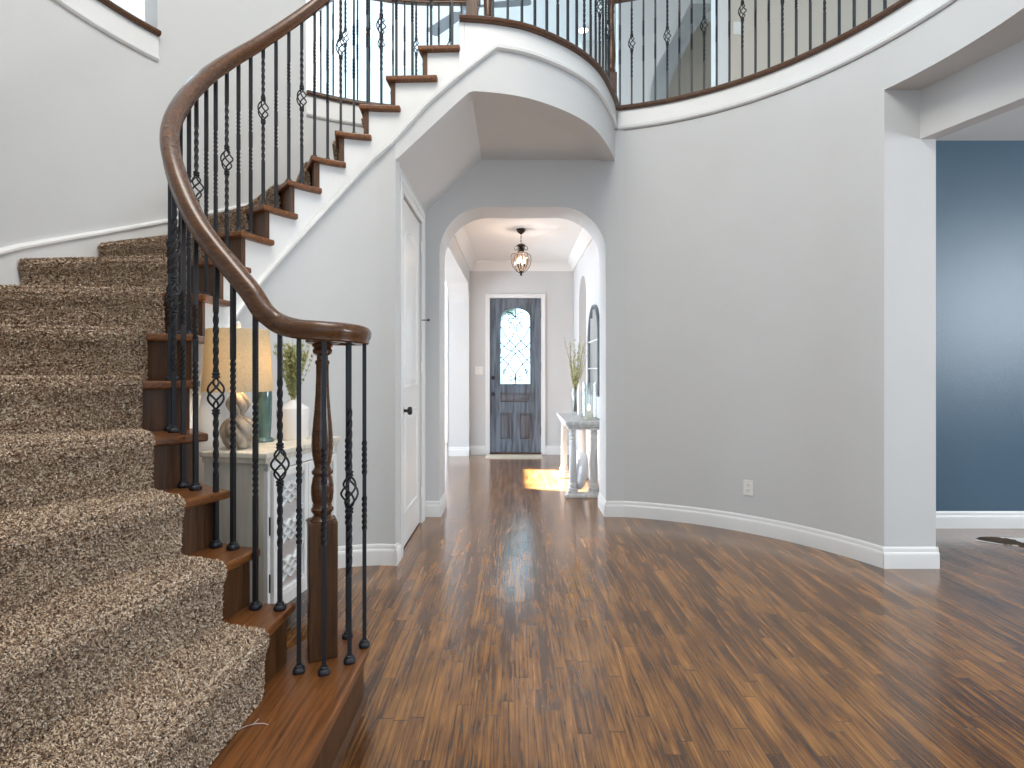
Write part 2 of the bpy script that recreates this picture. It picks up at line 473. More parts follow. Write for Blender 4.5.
# ------------------------------------------------------------------ plan of the house (metres, camera at the origin)
ZF = 3.49                     # upper floor
ZC = 5.93                     # upper ceiling
CL, RL = (-0.70, 2.75), 1.87  # round stair wall
CR_, RR = (0.44, 2.62), 2.04  # round right wall
YB = 4.60                     # wall with the arch
PK = [(-0.704, 2.048), (-0.797, 1.971), (-0.919, 1.960), (-1.053, 2.002), (-1.183, 2.088), (-1.297, 2.208), (-1.384, 2.354), (-1.439, 2.516), (-1.459, 2.687), (-1.446, 2.856), (-1.402, 3.014), (-1.330, 3.154), (-1.235, 3.268), (-1.120, 3.351), (-0.984, 3.400), (-0.821, 3.419), (-0.617, 3.415), (-0.351, 3.404)]
AK = [271, 269, 257, 247, 233, 219, 204, 189, 175, 160, 146, 132, 119, 106, 95, 88, 84, 80]
def zk(t): return 0.2 * t - 0.11 * min(1, max(0, (t - 9) / 9))
def catm(t):
    P = [np.array(p) for p in PK]; P = [2 * P[0] - P[1]] + P + [2 * P[-1] - P[-2]]
    i = min(max(int(math.floor(t)), 1), 17); u = t - i
    a, b, c, d = P[i - 1], P[i], P[i + 1], P[i + 2]
    pos = 0.5 * ((2 * b) + (-a + c) * u + (2 * a - 5 * b + 4 * c - d) * u * u + (-a + 3 * b - 3 * c + d) * u ** 3)
    tan = 0.5 * ((-a + c) + 2 * (2 * a - 5 * b + 4 * c - d) * u + 3 * (-a + 3 * b - 3 * c + d) * u * u)
    return pos, tan / np.hypot(*tan)
def outw(t, d):
    """point of the inner stair line moved away from the stair's centre by d"""
    p, T = catm(t); return (p[0] - T[1] * d, p[1] + T[0] * d)
def ang(t):
    i = min(max(int(math.floor(t)), 1), 17); return math.radians(AK[i - 1] + (AK[i] - AK[i - 1]) * (t - i))
def wall_pt(t, inset=0.0):
    p, _ = catm(t); a = ang(t); dx, dy = math.cos(a), math.sin(a)
    R = RL - inset; ex, ey = p[0] - CL[0], p[1] - CL[1]
    bq = ex * dx + ey * dy; cq = ex * ex + ey * ey - R * R
    s = -bq + math.sqrt(bq * bq - cq)
    q = (p[0] + dx * s, p[1] + dy * s)
    lim = YB - inset - 0.002
    if q[1] > lim: s = (lim - p[1]) / dy; q = (p[0] + dx * s, lim)
    return q
def runl(k):
    a = catm(k)[0]; b = catm(k + 1)[0]; return float(np.hypot(*(b - a)))

# ================================================================== SETTING
mb = MB(); mb.box((-6, -3.5, -0.12), (7, 10.5, 0.0))
struct(mb.build('floor', M_floor))
mb = MB(); mb.box((-30, 10.4, -0.5), (30, 45, -0.15))
struct(mb.build('ground', M_concrete))

# arch wall
strip_wall('wall_back', (-0.765, YB), (1, 0), 3.45, 0.35, 0, ZF - 0.2, [(-0.643 + 0.765, 0.775 + 0.765, 0, 2.64, 0.40)], M_wall)
baseboard('baseboard_back', dense((-0.643, YB), (-0.765, YB)))
baseboard('baseboard_back_right', [(p[0], p[1]) for p in [(0.93, YB), (0.775, YB)]])
baseboard('baseboard_arch_left', dense((-0.643, YB + 0.35), (-0.643, YB - 0.016)))
baseboard('baseboard_arch_right', dense((0.775, YB - 0.016), (0.775, YB + 0.35)))

# curved right wall, with the round fascia above the side opening
a_top = math.degrees(math.asin((YB - CR_[1]) / RR)); a_jamb = math.degrees(math.asin((3.40 - CR_[1]) / RR))
wr = arc(CR_[0], CR_[1], RR, a_jamb, a_top, 40)
mb = MB()
inner = wr + [(wr[-1][0], YB + 0.3), (2.65, YB + 0.3), (2.65, 3.40)]
mb.prism(inner[::-1], 0, ZF - 0.2)
struct(mb.build('wall_right', M_wall, smooth=True))
baseboard('baseboard_right', arc(CR_[0], CR_[1], RR, a_jamb, a_top, 40)) 
baseboard('baseboard_pillar', dense((2.662, 3.40), (wr[0][0] - 0.012, 3.40)))
baseboard('baseboard_pillar_side', dense((2.65, 4.265), (2.65, 3.392)))
# header over the side opening
wh = arc(CR_[0], CR_[1], RR, -60, a_jamb, 40)
hd = (0.167 / 0.5433, -0.517 / 0.5433)
hA = (2.55, 3.40); hB = (2.55 + hd[0] * 3.2, 3.40 + hd[1] * 3.2)
mb = MB(); mb.prism([*wh, (2.75, 3.40), (hB[0] + 0.2, hB[1])], 3.01, ZF - 0.2)
struct(mb.build('wall_right_header', M_wall, smooth=True))
mb = MB(); nrm = (-hd[1] * 0.1, hd[0] * 0.1)
mb.prism([hA, (hA[0] + nrm[0], hA[1] + nrm[1] + 0.0), (hB[0] + nrm[0], hB[1] + nrm[1]), hB][::-1], 2.70, 3.06)
struct(mb.build('wall_right_beam', M_wall))
# blue room
mb = MB(); mb.box((2.65, 4.265, 0), (7, 4.4, 3.2)); struct(mb.build('wall_blue', M_blue))
baseboard('baseboard_blue', dense((7, 4.265), (2.65, 4.265)))
mb = MB(); mb.prism([(2.65, 3.40), (2.65, 4.265), (7, 4.265), (7, 0.2), (hB[0] + 0.1, hB[1])], 3.06, 3.2); struct(mb.build('ceiling_blue_room', M_ceil))
strip_wall('wall_blue_room_side', (7.0, -3.1), (0, 1), 7.5, 0.12, 0, 3.2, [(1.9, 5.0, 0.8, 2.9, 0)], M_wall)

# round stair wall: lower drum, solid pieces above
def drum(name, a0, a1, z0, z1, mat=M_wall, t=0.15):
    mb = MB(); n = max(6, int(abs(a1 - a0) / 3)); ribbon(mb, arc(CL[0], CL[1], RL, a0, a1, n), z0, z1, 0, -t)
    return struct(mb.build(name, mat, smooth=True))
drum('wall_left', 92, 262, 0, ZF - 0.01)
drum('wall_left_upper_pier', 121.6, 153.5, ZF - 0.01, ZC)
drum('wall_left_upper_end', 188, 262, ZF - 0.01, ZC)
# white band and brown nosing of the two openings through the round wall
for i, (a0, a1) in enumerate(((153.5, 188), (93, 121.6))):
    pts = arc(CL[0], CL[1], RL, a0, a1, 24)
    mb = MB(); sweep(mb, pts, ZF - 0.20, [(0.0, 0), (0.012, 0), (0.022, 0.012), (0.022, 0.03), (0.014, 0.036), (0.014, 0.165), (0, 0.165)]) 
    mb2 = MB(); sweep(mb2, pts, ZF - 0.036, [(-0.14, 0), (0.030, 0), (0.044, 0.010), (0.044, 0.028), (0.036, 0.036), (-0.14, 0.036)])
    # mirrored offset (room side is towards the drum's centre)
    struct(mb.build('trim_%d' % (i + 1), M_trim, smooth=True)); struct(mb2.build('trim_%d' % (i + 3), M_rail, smooth=True))

# closet wall with its door
XC = -0.765; Y0 = 3.449
strip_wall('wall_closet', (XC, Y0 + 0.05), (0, 1), YB - Y0 - 0.05, 0.12, 0, 2.62, [(3.656 - Y0 - 0.05, 4.406 - Y0 - 0.05, 0, 2.448, 0)], M_wall)
baseboard('baseboard_closet', dense((XC, 3.555), (XC, Y0 - 0.016)))

# soffit under the landing and under the top of the stair
LAND = [(-0.351, 3.404), (-0.111, 3.437), (0.130, 3.522), (0.414, 3.727), (0.627, 3.984), (0.80, 4.35), (0.885, 4.60)]
landc = cr(LAND, 8)
landb = [tuple(p) for p in offset_path(landc, 0.035)]
XS = -0.283
def zsof(x): return 3.04 if x > XS else 3.04 - (XS - x) * 0.913
# path of the body face from the closet corner to the end of the landing
stairc = [outw(t, 0.035) for t in np.arange(16.45, 17.95, 0.15)]
facep = [(XC, Y0)] + [p for p in stairc if p[0] > XC + 0.03] + landb[1:]
facep[-1] = (facep[-1][0], YB)
def zband(x):
    tb = [(-0.80, 2.66), (-0.557, 2.925), (-0.12, 3.30), (2, 3.30)]
    for (xa, za), (xb, zb) in zip(tb[:-1], tb[1:]):
        if x <= xb: return za + (zb - za) * (x - xa) / (xb - xa)
    return 3.30
n = len(facep)
mb = MB(); ribbon(mb, facep, [zsof(p[0]) - 0.012 for p in facep], [zband(p[0]) + 0.02 for p in facep], 0.0, 0.12)
struct(mb.build('wall_landing_fascia', M_wall, smooth=True))
mb = MB()
xs = sorted(set([XC, XS] + [p[0] for p in facep]))
def yface(x):
    for a, b in zip(facep[:-1], facep[1:]):
        if a[0] <= x <= b[0]: return a[1] + (b[1] - a[1]) * (x - a[0]) / max(1e-6, b[0] - a[0])
    return facep[-1][1]
rs = [[(x, yface(x) + 0.001, zsof(x)), (x, YB, zsof(x)), (x, YB, zsof(x) + 0.08), (x, yface(x) + 0.001, zsof(x) + 0.08)] for x in xs]
mb.rings(rs); struct(mb.build('ceiling_landing', M_wall))

# white band along the landing and the balcony, with brown nosing boards
BAND = [(0.0, 0), (-0.012, 0), (-0.024, 0.010), (-0.026, 0.030), (-0.016, 0.040), (-0.016, 0.16), (0.0, 0.16)]
NOSE = [(0.10, 0), (-0.030, 0), (-0.046, 0.010), (-0.048, 0.026), (-0.038, 0.036), (0.10, 0.036)]
lp = [tuple(p) for p in landb]; lp[-1] = (lp[-1][0], YB - 0.002)
mb = MB(); sweep(mb, lp, [zband(p[0]) for p in lp], BAND[:4] + [(-0.016, 0.040), (0, 0.046)]); ribbon(mb, lp, [zband(p[0]) + 0.03 for p in lp], ZF - 0.034, -0.014, 0.004); struct(mb.build('trim_5', M_trim, smooth=True))
mb = MB(); sweep(mb, lp, ZF - 0.036, NOSE); struct(mb.build('trim_6', M_rail, smooth=True))
rp = arc(CR_[0], CR_[1], RR, a_top + 1.6, -30, 60)
def flipo(pr): return pr
mb = MB(); sweep(mb, rp, 3.294, BAND[:]); t7 = struct(mb.build('trim_7', M_trim, smooth=True))
mb = MB(); sweep(mb, rp, ZF - 0.036, NOSE[:]); t8 = struct(mb.build('trim_8', M_rail, smooth=True))

# upper floor slabs
mb = MB()
mb.prism([(-4, YB + 0.05), (7, YB + 0.05), (7, 8.8), (-4, 8.8)], ZF - 0.19, ZF - 0.002)
pr = [p for p in arc(CR_[0], CR_[1], RR + 0.01, a_top, -30, 40)] + [(7, -0.5), (7, YB + 0.05), (0.95, YB + 0.05)]
mb.prism(pr[::-1], ZF - 0.19, ZF - 0.003)
pl = [(-0.36, YB + 0.05), (-0.36, 3.45)] + [(p[0] + 0.0, p[1] + 0.02) for p in landb[1:]] + [(0.9, YB + 0.05)]
mb.prism(pl, ZF - 0.15, ZF - 0.004)
po = arc(CL[0], CL[1], RL + 0.15, 95, 188, 24) + [(-4, 2.4), (-4, YB + 0.05)]
mb.prism(po, ZF - 0.19, ZF - 0.004)
struct(mb.build('floor_upper', M_ceil))
mb = MB(); mb.box((-6, 3.2, ZC), (7, 9.0, ZC + 0.15)); mb.box((-6, -3.2, ZC), (-1.6, 3.2, ZC + 0.15)); mb.box((2.0, -3.2, ZC), (7, 3.2, ZC + 0.15)); mb.box((-1.6, -3.2, ZC), (2.0, -2.0, ZC + 0.15)); struct(mb.build('ceiling', M_ceil))
strip_wall('wall_behind', (7, -3.1), (-1, 0), 13.0, 0.12, 0, ZC, [(4.4, 8.3, 0.3, 2.7, 0), (8.6, 11.6, 0.8, 2.2, 0)], M_wall)

# upper rooms
M_upwall = simple('upper_wall_paint', (0.66, 0.66, 0.65), 0.8)
mb = MB(); mb.box((-4.1, 8.39, ZF), (0.95, 8.5, ZC)); struct(mb.build('wall_upper_far', M_upwall))
mb = MB(); mb.box((0.95, 7.67, ZF), (7, 7.78, ZC)); mb.box((0.951, 7.779, ZF), (1.05, 8.5, ZC)); struct(mb.build('wall_upper_step', M_upwall))
strip_wall('wall_upper_left', (-4.0, 8.5), (0, -1), 7.5, 0.1, ZF, ZC, [(0.3, 3.7, ZF + 0.3, ZF + 2.3, 0), (5.6, 7.2, ZF + 0.6, ZF + 2.2, 0)], M_upwall)
mb = MB(); mb.box((2.08, 5.45, ZF), (7, 5.58, ZC)); struct(mb.build('wall_upper_right', M_wall_beige))
mb = MB(); mb.box((2.03, 5.425, ZF), (2.145, 5.59, ZC - 0.0)); mb.box((2.02, 5.415, ZF), (2.155, 5.6, ZF + 0.15)); struct(mb.build('trim_9', M_trim))
# nested arches of the upper hall
def arch_half(name, y, x0, z0, pts, x1, mat, th=0.12):
    mb = MB(); poly = [(x, z) for x, z in pts]
    v = []; n = len(poly)
    top = [(x, ZC) for x, z in poly]
    for yy in (y, y + th):
        v += [(x, yy, z) for x, z in poly] + [(x, yy, zt) for x, zt in top]
    f = []
    for i in range(n - 1):
        f.append((i, i + 1, n + i + 1, n + i)); f.append((2 * n + i, 3 * n + i, 3 * n + i + 1, 2 * n + i + 1)); f.append((i, 2 * n + i, 2 * n + i + 1, i + 1))
    mb.add(v, f); mb.box((x0, y, ZF), (poly[0][0], y + th, ZC))
    return struct(mb.build(name, mat))
def qarc(x0, zs, x1, z1, n=18):
    return [(x0 + (x1 - x0) * (1 - math.cos(PI / 2 * i / (n - 1))), zs + (z1 - zs) * math.sin(PI / 2 * i / (n - 1))) for i in range(n)]
arch_half('wall_upper_arch', 6.3, 1.20, ZF, [(1.562, ZF)] + cr([(1.563, 4.30), (1.590, 4.56), (1.66, 4.80), (1.785, 5.03), (2.04, 5.52), (2.24, 5.90)], 5) + [(2.3, 5.925), (3.0, 5.93)], 3.0, M_upwall)
arch_half('wall_upper_arch_inner', 6.9, 1.25, ZF, [(1.93, ZF)] + cr([(1.935, 4.60), (1.965, 4.86), (2.06, 5.13), (2.17, 5.33), (2.36, 5.68), (2.5, 5.91)], 5) + [(2.6, 5.925), (3.4, 5.93)], 3.4, M_wall)
mb = MB(); mb.box((1.9, 7.25, ZF), (4, 7.35, ZC)); struct(mb.build('wall_upper_back', M_wall_beige))

# entrance hall
XHL, XHR, YH, ZH = -0.672, 0.867, 8.0, 2.86
strip_wall('wall_hall_right', (XHR, 8.1), (0, -1), 8.1 - (YB + 0.35), -0.0 + 0.3, 0, ZH, [(8.1 - 7.31, 8.1 - 6.59, 0, 2.46, 0.34)], M_wall)
for o in [bpy.data.objects['wall_hall_right']]: pass
mb = MB(); mb.box((XHR + 0.3, 6.4, 0), (XHR + 0.36, 7.5, ZH)); struct(mb.build('wall_niche', M_wall))
strip_wall('wall_hall_left', (XHL, YB + 0.35), (0, 1), 8.0 - (YB + 0.35), 0.30, 0, ZH, [(0.12, 7.88 - (YB + 0.35), 0, 2.495, 0.30)], M_wall)
strip_wall('wall_hall_back', (-1.0, YH), (1, 0), 2.2, 0.15, 0, ZH, [(1.0 - 0.375, 1.0 + 0.388, 0, 2.322, 0)], M_wall)
mb = MB(); mb.box((-5.0, YB + 0.35, ZH), (XHR + 0.3, 9.6, ZH + 0.15)); struct(mb.build('ceiling_hall', M_ceil))
baseboard('baseboard_hall_back', dense((XHR, YH), (0.45, YH)))
baseboard('baseboard_hall_back_left', dense((-0.44, YH), (XHL, YH)))
baseboard('baseboard_hall_right', dense((XHR, 4.95), (XHR, 6.59)))
baseboard('baseboard_hall_right_far', dense((XHR, 7.31), (XHR, YH)))
baseboard('baseboard_hall_left_pier', dense((XHL + 0.016, 7.88), (XHL - 0.3, 7.88)))
baseboard('baseboard_hall_left_far', dense((XHL, YH), (XHL, 7.864)))
CROWN = [(0, 0), (0.012, 0), (0.016, -0.0), (0.03, 0.025), (0.055, 0.07), (0.085, 0.10), (0.10, 0.115), (0.10, 0.14), (0, 0.14)]
mb = MB(); sweep(mb, dense((XHR, YH), (XHL, YH)), ZH - 0.14, CROWN)
sweep(mb, dense((XHR, 4.95), (XHR, YH)), ZH - 0.14, CROWN); sweep(mb, dense((XHL, YH), (XHL, 4.95)), ZH - 0.14, CROWN)
struct(mb.build('trim_10', M_trim, smooth=True))
# bright room left of the hall
M_bright = simple('side_room_paint', (0.80, 0.80, 0.80), 0.8)
strip_wall('wall_side_room_back', (-5.0, 9.4), (1, 0), 4.05, 0.12, 0, ZH, [(0.8, 2.6, 0.5, 2.4, 0)], M_bright)
strip_wall('wall_side_room_left', (-4.5, 9.5), (0, -1), 4.6, 0.12, 0, ZH, [(9.5 - 7.80, 9.5 - 7.0, 2.27, 2.50, 0), (0.1, 1.6, 0.2, 1.6, 0), (2.6, 4.4, 0.2, 1.6, 0)], M_bright)  # high slot added and sized to shape the sunlit floor patch
mb = MB(); mb.box((-1.0, 8.0, 0), (-0.9, 9.5, ZH)); struct(mb.build('wall_side_room_right', M_bright))
mb = MB(); mb.box((-5.0, 4.85, 0), (-0.97, 4.97, ZH)); struct(mb.build('wall_side_room_front', M_bright))
baseboard('baseboard_side_room', dense((-1.0, 9.4), (-4.5, 9.4)))

# ------------------------------------------------------------------ doors
def casing(mb, P, a0, a1, zt, w=0.075, t=0.018):
    """P(a, off, z): local frame; three sided door casing, moulded in two steps"""
    def bx(a, b, za, zb, t):
        vs = [P(a, 0, za), P(b, 0, za), P(b, t, za), P(a, t, za), P(a, 0, zb), P(b, 0, zb), P(b, t, zb), P(a, t, zb)]
        mb.add(vs, [(0, 3, 2, 1), (4, 5, 6, 7), (0, 1, 5, 4), (1, 2, 6, 5), (2, 3, 7, 6), (3, 0, 4, 7)])
    for w0, w1, tt in ((0, w, t * 0.65), (w * 0.55, w, t)):
        bx(a0 - w1, a0 - w0, 0, zt + w0, tt); bx(a1 + w0, a1 + w1, 0, zt + w0, tt); bx(a0 - w1, a1 + w1, zt + w0, zt + w1, tt)
def raised(mb, P, a0, a1, z0, z1, base, dep, arch=0, mi=0, m=0.035):
    """raised panel: sunk moulding and raised field; arch = rise of a curved top"""
    def ring(ins, off):
        A0, A1, Z0, Z1 = a0 + ins, a1 - ins, z0 + ins, z1 - ins
        pts = [(A0, Z0), (A1, Z0)]
        n = 12
        for i in range(n + 1):
            u = i / n; a = A1 + (A0 - A1) * u
            pts.append((a, Z1 - arch + arch * math.sin(PI * u) ** 0.7 if arch else Z1))
        return [P(a, off, z) for a, z in pts]
    mb.rings([ring(0, base - 0.001), ring(m * 0.15, base + dep), ring(m * 0.35, base + dep), ring(m * 0.6, base + 0.001), ring(m * 0.8, base + 0.001), ring(m * 1.7, base + dep * 0.8)], mi=mi, caps=False)
    r = ring(m * 1.7, base + dep * 0.8)
    mb.add(r, [tuple(range(len(r)))], mi)

# closet door (door_1): leaf hung flush with the passage side
PC = lambda a, off, z: (XC + off, a, z)
mb = MB(); casing(mb, PC, 3.656, 4.406, 2.448, 0.095); d1c = struct(mb.build('door_1', M_trim, bevel=0.003))
mb = MB(); a0, a1 = 3.662, 4.400
mb.box((XC - 0.05, a0, 0.012), (XC - 0.012, a1, 2.442))
raised(mb, PC, a0 + 0.13, a1 - 0.13, 1.12, 2.26, -0.012, 0.008, arch=0.07)
raised(mb, PC, a0 + 0.13, a1 - 0.13, 0.24, 0.96, -0.012, 0.008)
leaf = mb.build('door_leaf', M_door, d1c, smooth=True)
mb = MB(); mb.lathe([(0.0, 0), (0.028, 0), (0.028, 0.006), (0.010, 0.012), (0.010, 0.032), (0.026, 0.040), (0.030, 0.052), (0.024, 0.064), (0.0, 0.068)], seg=20)
kn = mb.build('door_knob', M_iron, d1c, smooth=True); kn.rotation_euler = (0, PI / 2, 0); kn.location = (XC - 0.012, a0 + 0.07, 0.965); kn['label'] = 'black round door knob'
for zz in (0.25, 1.27, 2.25):
    mb = MB(); mb.tube([(XC + 0.002, a1 + 0.006, zz - 0.045), (XC + 0.002, a1 + 0.006, zz + 0.045)], 0.007); mb.build('hinge', M_plate, d1c)
mb = MB(); mb.tube([(XC + 0.004, a1 + 0.006, 1.655), (XC + 0.06, a1 + 0.0, 1.655)], 0.004); mb.tube([(XC + 0.055, a1, 1.655), (XC + 0.068, a1 - 0.002, 1.655)], 0.010)
mb.build('hinge_stop', M_iron, d1c)

# front door (door_2)
PD = lambda a, off, z: (a, YH - off, z)
mb = MB(); casing(mb, PD, -0.375, 0.388, 2.322, 0.062); d2 = struct(mb.build('door_2', M_trim, bevel=0.003))
mb = MB()
YL = YH + 0.02
def PL(a, off, z): return (a, YL - off, z)
gx0, gx1, gz0, gz1, gr = -0.217, 0.227, 1.047, 2.175, 0.222
# leaf: stiles and rails around an arched light
dx0, dx1, dz0, dz1 = -0.372, 0.385, 0.035, 2.318
bx = lambda x0, x1, z0, z1: mb.box((x0, YL, z0), (x1, YL + 0.045, z1))
bx(dx0, gx0, dz0, dz1); bx(gx1, dx1, dz0, dz1); bx(gx0, gx1, dz0, gz0)
gc = (gx0 + gx1) / 2; rise = 0.16
n = 24
arcp = [(gc - (gx1 - gx0) / 2 * math.cos(PI * i / n), gz1 - rise + rise * math.sin(PI * i / n) ** 0.85) for i in range(n + 1)]
for (xa, za), (xb, zb) in zip(arcp[:-1], arcp[1:]):
    mb.add([(xa, YL, za), (xb, YL, zb), (xb, YL, dz1), (xa, YL, dz1), (xa, YL + 0.045, za), (xb, YL + 0.045, zb), (xb, YL + 0.045, dz1), (xa, YL + 0.045, dz1)],
           [(0, 1, 2, 3), (7, 6, 5, 4), (0, 4, 5, 1), (3, 2, 6, 7)])
lf = mb.build('door_leaf', M_front, d2); lf['label'] = 'blue-grey stained wooden leaf'
for (x0, x1, z0, z1) in ((-0.220, 0.232, 0.775, 0.915), (-0.222, -0.055, 0.225, 0.618), (0.068, 0.235, 0.225, 0.618)):
    mb = MB(); raised(mb, PL, x0, x1, z0, z1, 0.0, 0.012, m=0.026); mb.build('door_panel', M_front_p, lf, smooth=False)
mb = MB(); r = [(x, YL + 0.02, z) for x, z in arcp] + [(gx1, YL + 0.02, gz0), (gx0, YL + 0.02, gz0)]
r2 = [(x, YL + 0.026, z) for x, y, z in r]; mb.rings([r, r2])
gl = mb.build('glass_pane', M_dglass, d2); gl['label'] = 'arched seedy glass pane'
mb = MB()
ring = [(x * 1.0 + (gc - x) * 0.0, YL - 0.004, z) for x, z in arcp] + [(gx1, YL - 0.004, gz0), (gx0, YL - 0.004, gz0)]
mb.tube(ring, 0.008, 6, loop=True); mb.build('glass_bead', M_front, d2)
# wrought iron scroll grille
mb = MB(); yg = YL + 0.006
def scroll(cx, cz, r, a0, a1, s, n=22, shrink=0.65):
    return [(cx + s * r * (1 - shrink * i / n) * math.cos(a0 + (a1 - a0) * i / n), yg, cz + r * (1 - shrink * i / n) * math.sin(a0 + (a1 - a0) * i / n)) for i in range(n + 1)]
def gpt(px, pz): return (gc + px, yg, pz)
T = 0.0085
mb.tube([gpt(0, gz1 - 0.002), gpt(0, 2.02)], T, 6)
for s in (-1, 1):
    mb.tube(scroll(gc + s * 0.065, 1.985, 0.052, PI * 0.95, -PI * 0.9, s), T, 6)
    mb.tube(scroll(gc + s * 0.062, 1.90, 0.050, PI * 0.95, -PI * 0.7, s), T, 6)
    mb.tube(cr([gpt(s * 0.005, 2.04), gpt(s * 0.06, 2.10), gpt(s * 0.13, 2.12)], 6), T, 6)
    mb.tube(cr([gpt(s * 0.012, 1.90), gpt(s * 0.03, 1.78), gpt(s * 0.09, 1.68), gpt(s * 0.21, 1.56), gpt(s * 0.215, 1.50)], 6), T, 6)
    mb.tube(cr([gpt(s * 0.215, 1.90), gpt(s * 0.14, 1.76), gpt(0, 1.60), gpt(-s * 0.12, 1.47), gpt(-s * 0.215, 1.36)], 6), T, 6)
    mb.tube(cr([gpt(s * 0.215, 1.66), gpt(s * 0.13, 1.57), gpt(0, 1.50), gpt(-s * 0.13, 1.30), gpt(-s * 0.19, 1.16)], 6), T, 6)
    mb.tube(cr([gpt(s * 0.215, 1.45), gpt(s * 0.10, 1.33), gpt(0, 1.18), gpt(0, 1.05)], 6), T, 6)
    mb.tube(scroll(gc + s * 0.065, 1.14, 0.048, -PI * 0.95, PI * 0.9, s), T, 6)
    mb.tube(scroll(gc + s * 0.155, 1.24, 0.040, -PI * 0.95, PI * 0.9, s), T, 6)
mb.lathe([(0, -0.02), (0.012, 0), (0, 0.02)], (gc, yg, 1.555), 10)
gg = mb.build('scroll_grille', M_iron, d2, smooth=True)
for zz in (1.14, 0.90):
    mb = MB(); mb.lathe([(0, 0), (0.030, 0), (0.030, 0.008), (0.012, 0.014), (0.012, 0.03), (0.026, 0.038), (0.026, 0.052), (0, 0.058)], seg=18)
    k = mb.build('door_knob' if zz < 1 else 'deadbolt', M_iron, d2, smooth=True); k.rotation_euler = (PI / 2, 0, 0); k.location = (-0.325, YL, zz)
for zz in (0.35, 1.30, 2.08):
    mb = MB(); mb.box((0.383, YH - 0.004, zz - 0.055), (0.399, YH + 0.022, zz + 0.055)); mb.build('hinge', M_iron, d2)
mb = MB(); mb.box((-0.375, YH - 0.03, 0), (0.388, YH + 0.12, 0.032)); mb.build('threshold', M_wood, d2, bevel=0.005)
# greenery outside, seen through the glass
tr = thing('tree', 'leafy green tree outside, blurred behind the front door glass', 'tree', (-1.6, 17, -0.15))
mb = MB(); mb.tube([(0, 0, 0), (0.05, 0, 1.5), (0.0, 0.1, 3.2)], [0.16, 0.12, 0.08], 10); mb.build('trunk', M_twig, tr)
mb = MB()
for i in range(900):
    v = Vector((random.gauss(0, 1), random.gauss(0, 1), random.gauss(0, 1))).normalized() * random.uniform(0.5, 1.0)
    p = Vector((v.x * 1.9, v.y * 1.5, 4.0 + v.z * 1.5)); d = Vector((random.uniform(-1, 1), random.uniform(-1, 1), random.uniform(-1, 1))).normalized() * 0.22; e = d.cross(Vector((random.uniform(-1, 1), 1, random.uniform(-1, 1)))).normalized() * 0.14
    mb.add([p - d, p + e, p + d, p - e], [(0, 1, 2, 3)])
mb.build('foliage', M_hedge, tr, recalc=False)

# ================================================================== STAIRCASE
stair = thing('staircase', 'curved staircase with dark wood treads and white stringer rising to the upper landing', 'staircase', (-1.3, 2.7, 0))
def at_root(o, root):
    o.parent = root; o.matrix_parent_inverse = Matrix.Translation(-Vector(root.location)); return o
def dl(k): return 0.03 / runl(k) if k < 18 else 0.1
for k in range(2, 18):
    t1 = k + 1.48
    ts = np.linspace(k, min(t1, 18.0), 9)
    inner = [tuple(catm(t)[0]) for t in ts]
    outer = [wall_pt(t, 0.02) for t in np.linspace(k, min(k + 1 + dl(min(k + 1, 17)), 18), 7)]
    poly = inner + outer[::-1]
    mb = MB(); z = zk(k); mb.prism(poly, z - 0.032, z)
    at_root(mb.build('tread', M_tread, bevel=0.008), stair)
# risers
for k in range(2, 19):
    t = k + dl(min(k, 17)); t = min(t, 18 + 0.0)
    z0, z1 = zk(k - 1), zk(k) - 0.032
    if k == 18: z1 = ZF - 0.036; t = 18.0
    p = outw(t, 0.026); q = wall_pt(t, 0.02)
    p2 = outw(min(t + 0.03 / runl(min(k, 17)), 18.2), 0.026); q2 = wall_pt(t + 0.012, 0.02)
    mb = MB(); d = np.array(p2) - np.array(p)
    mb.prism([p, q, (q[0] + d[0] * 0.8, q[1] + d[1] * 0.8), p2], z0 - 0.0005, z1 + 0.0005)
    at_root(mb.build('riser', M_wood), stair)
# starting step with its bullnose end
front = [(-0.545, 0.55), (-0.545, 0.95), (-0.545, 1.40), (-0.545, 1.72), (-0.547, 1.98), (-0.555, 2.06), (-0.582, 2.13), (-0.635, 2.170), (-0.705, 2.178), (-0.775, 2.14), (-0.83, 2.07), (-0.86, 2.0)]
fr = cr(front, 6)
def step_poly(ins):
    p = [tuple(x) for x in offset_path(fr, ins)]
    return p + [(-0.93, 1.6), (-1.0, 0.9), (-1.0, 0.55)]
mb = MB(); mb.prism(step_poly(0.0), 0.168, 0.2); s1 = at_root(mb.build('starting_tread', M_tread, bevel=0.009), stair)
mb = MB(); mb.prism(step_poly(0.022), 0.0, 0.168); at_root(mb.build('starting_riser', M_wood, smooth=True), stair)
mb = MB(); q = [tuple(x) for x in offset_path(fr, 0.022)]; sweep(mb, q, 0.0, [(0, 0), (-0.016, 0), (-0.013, 0.010), (-0.005, 0.017), (0, 0.018)]); at_root(mb.build('shoe_moulding', M_wood, smooth=True), stair)
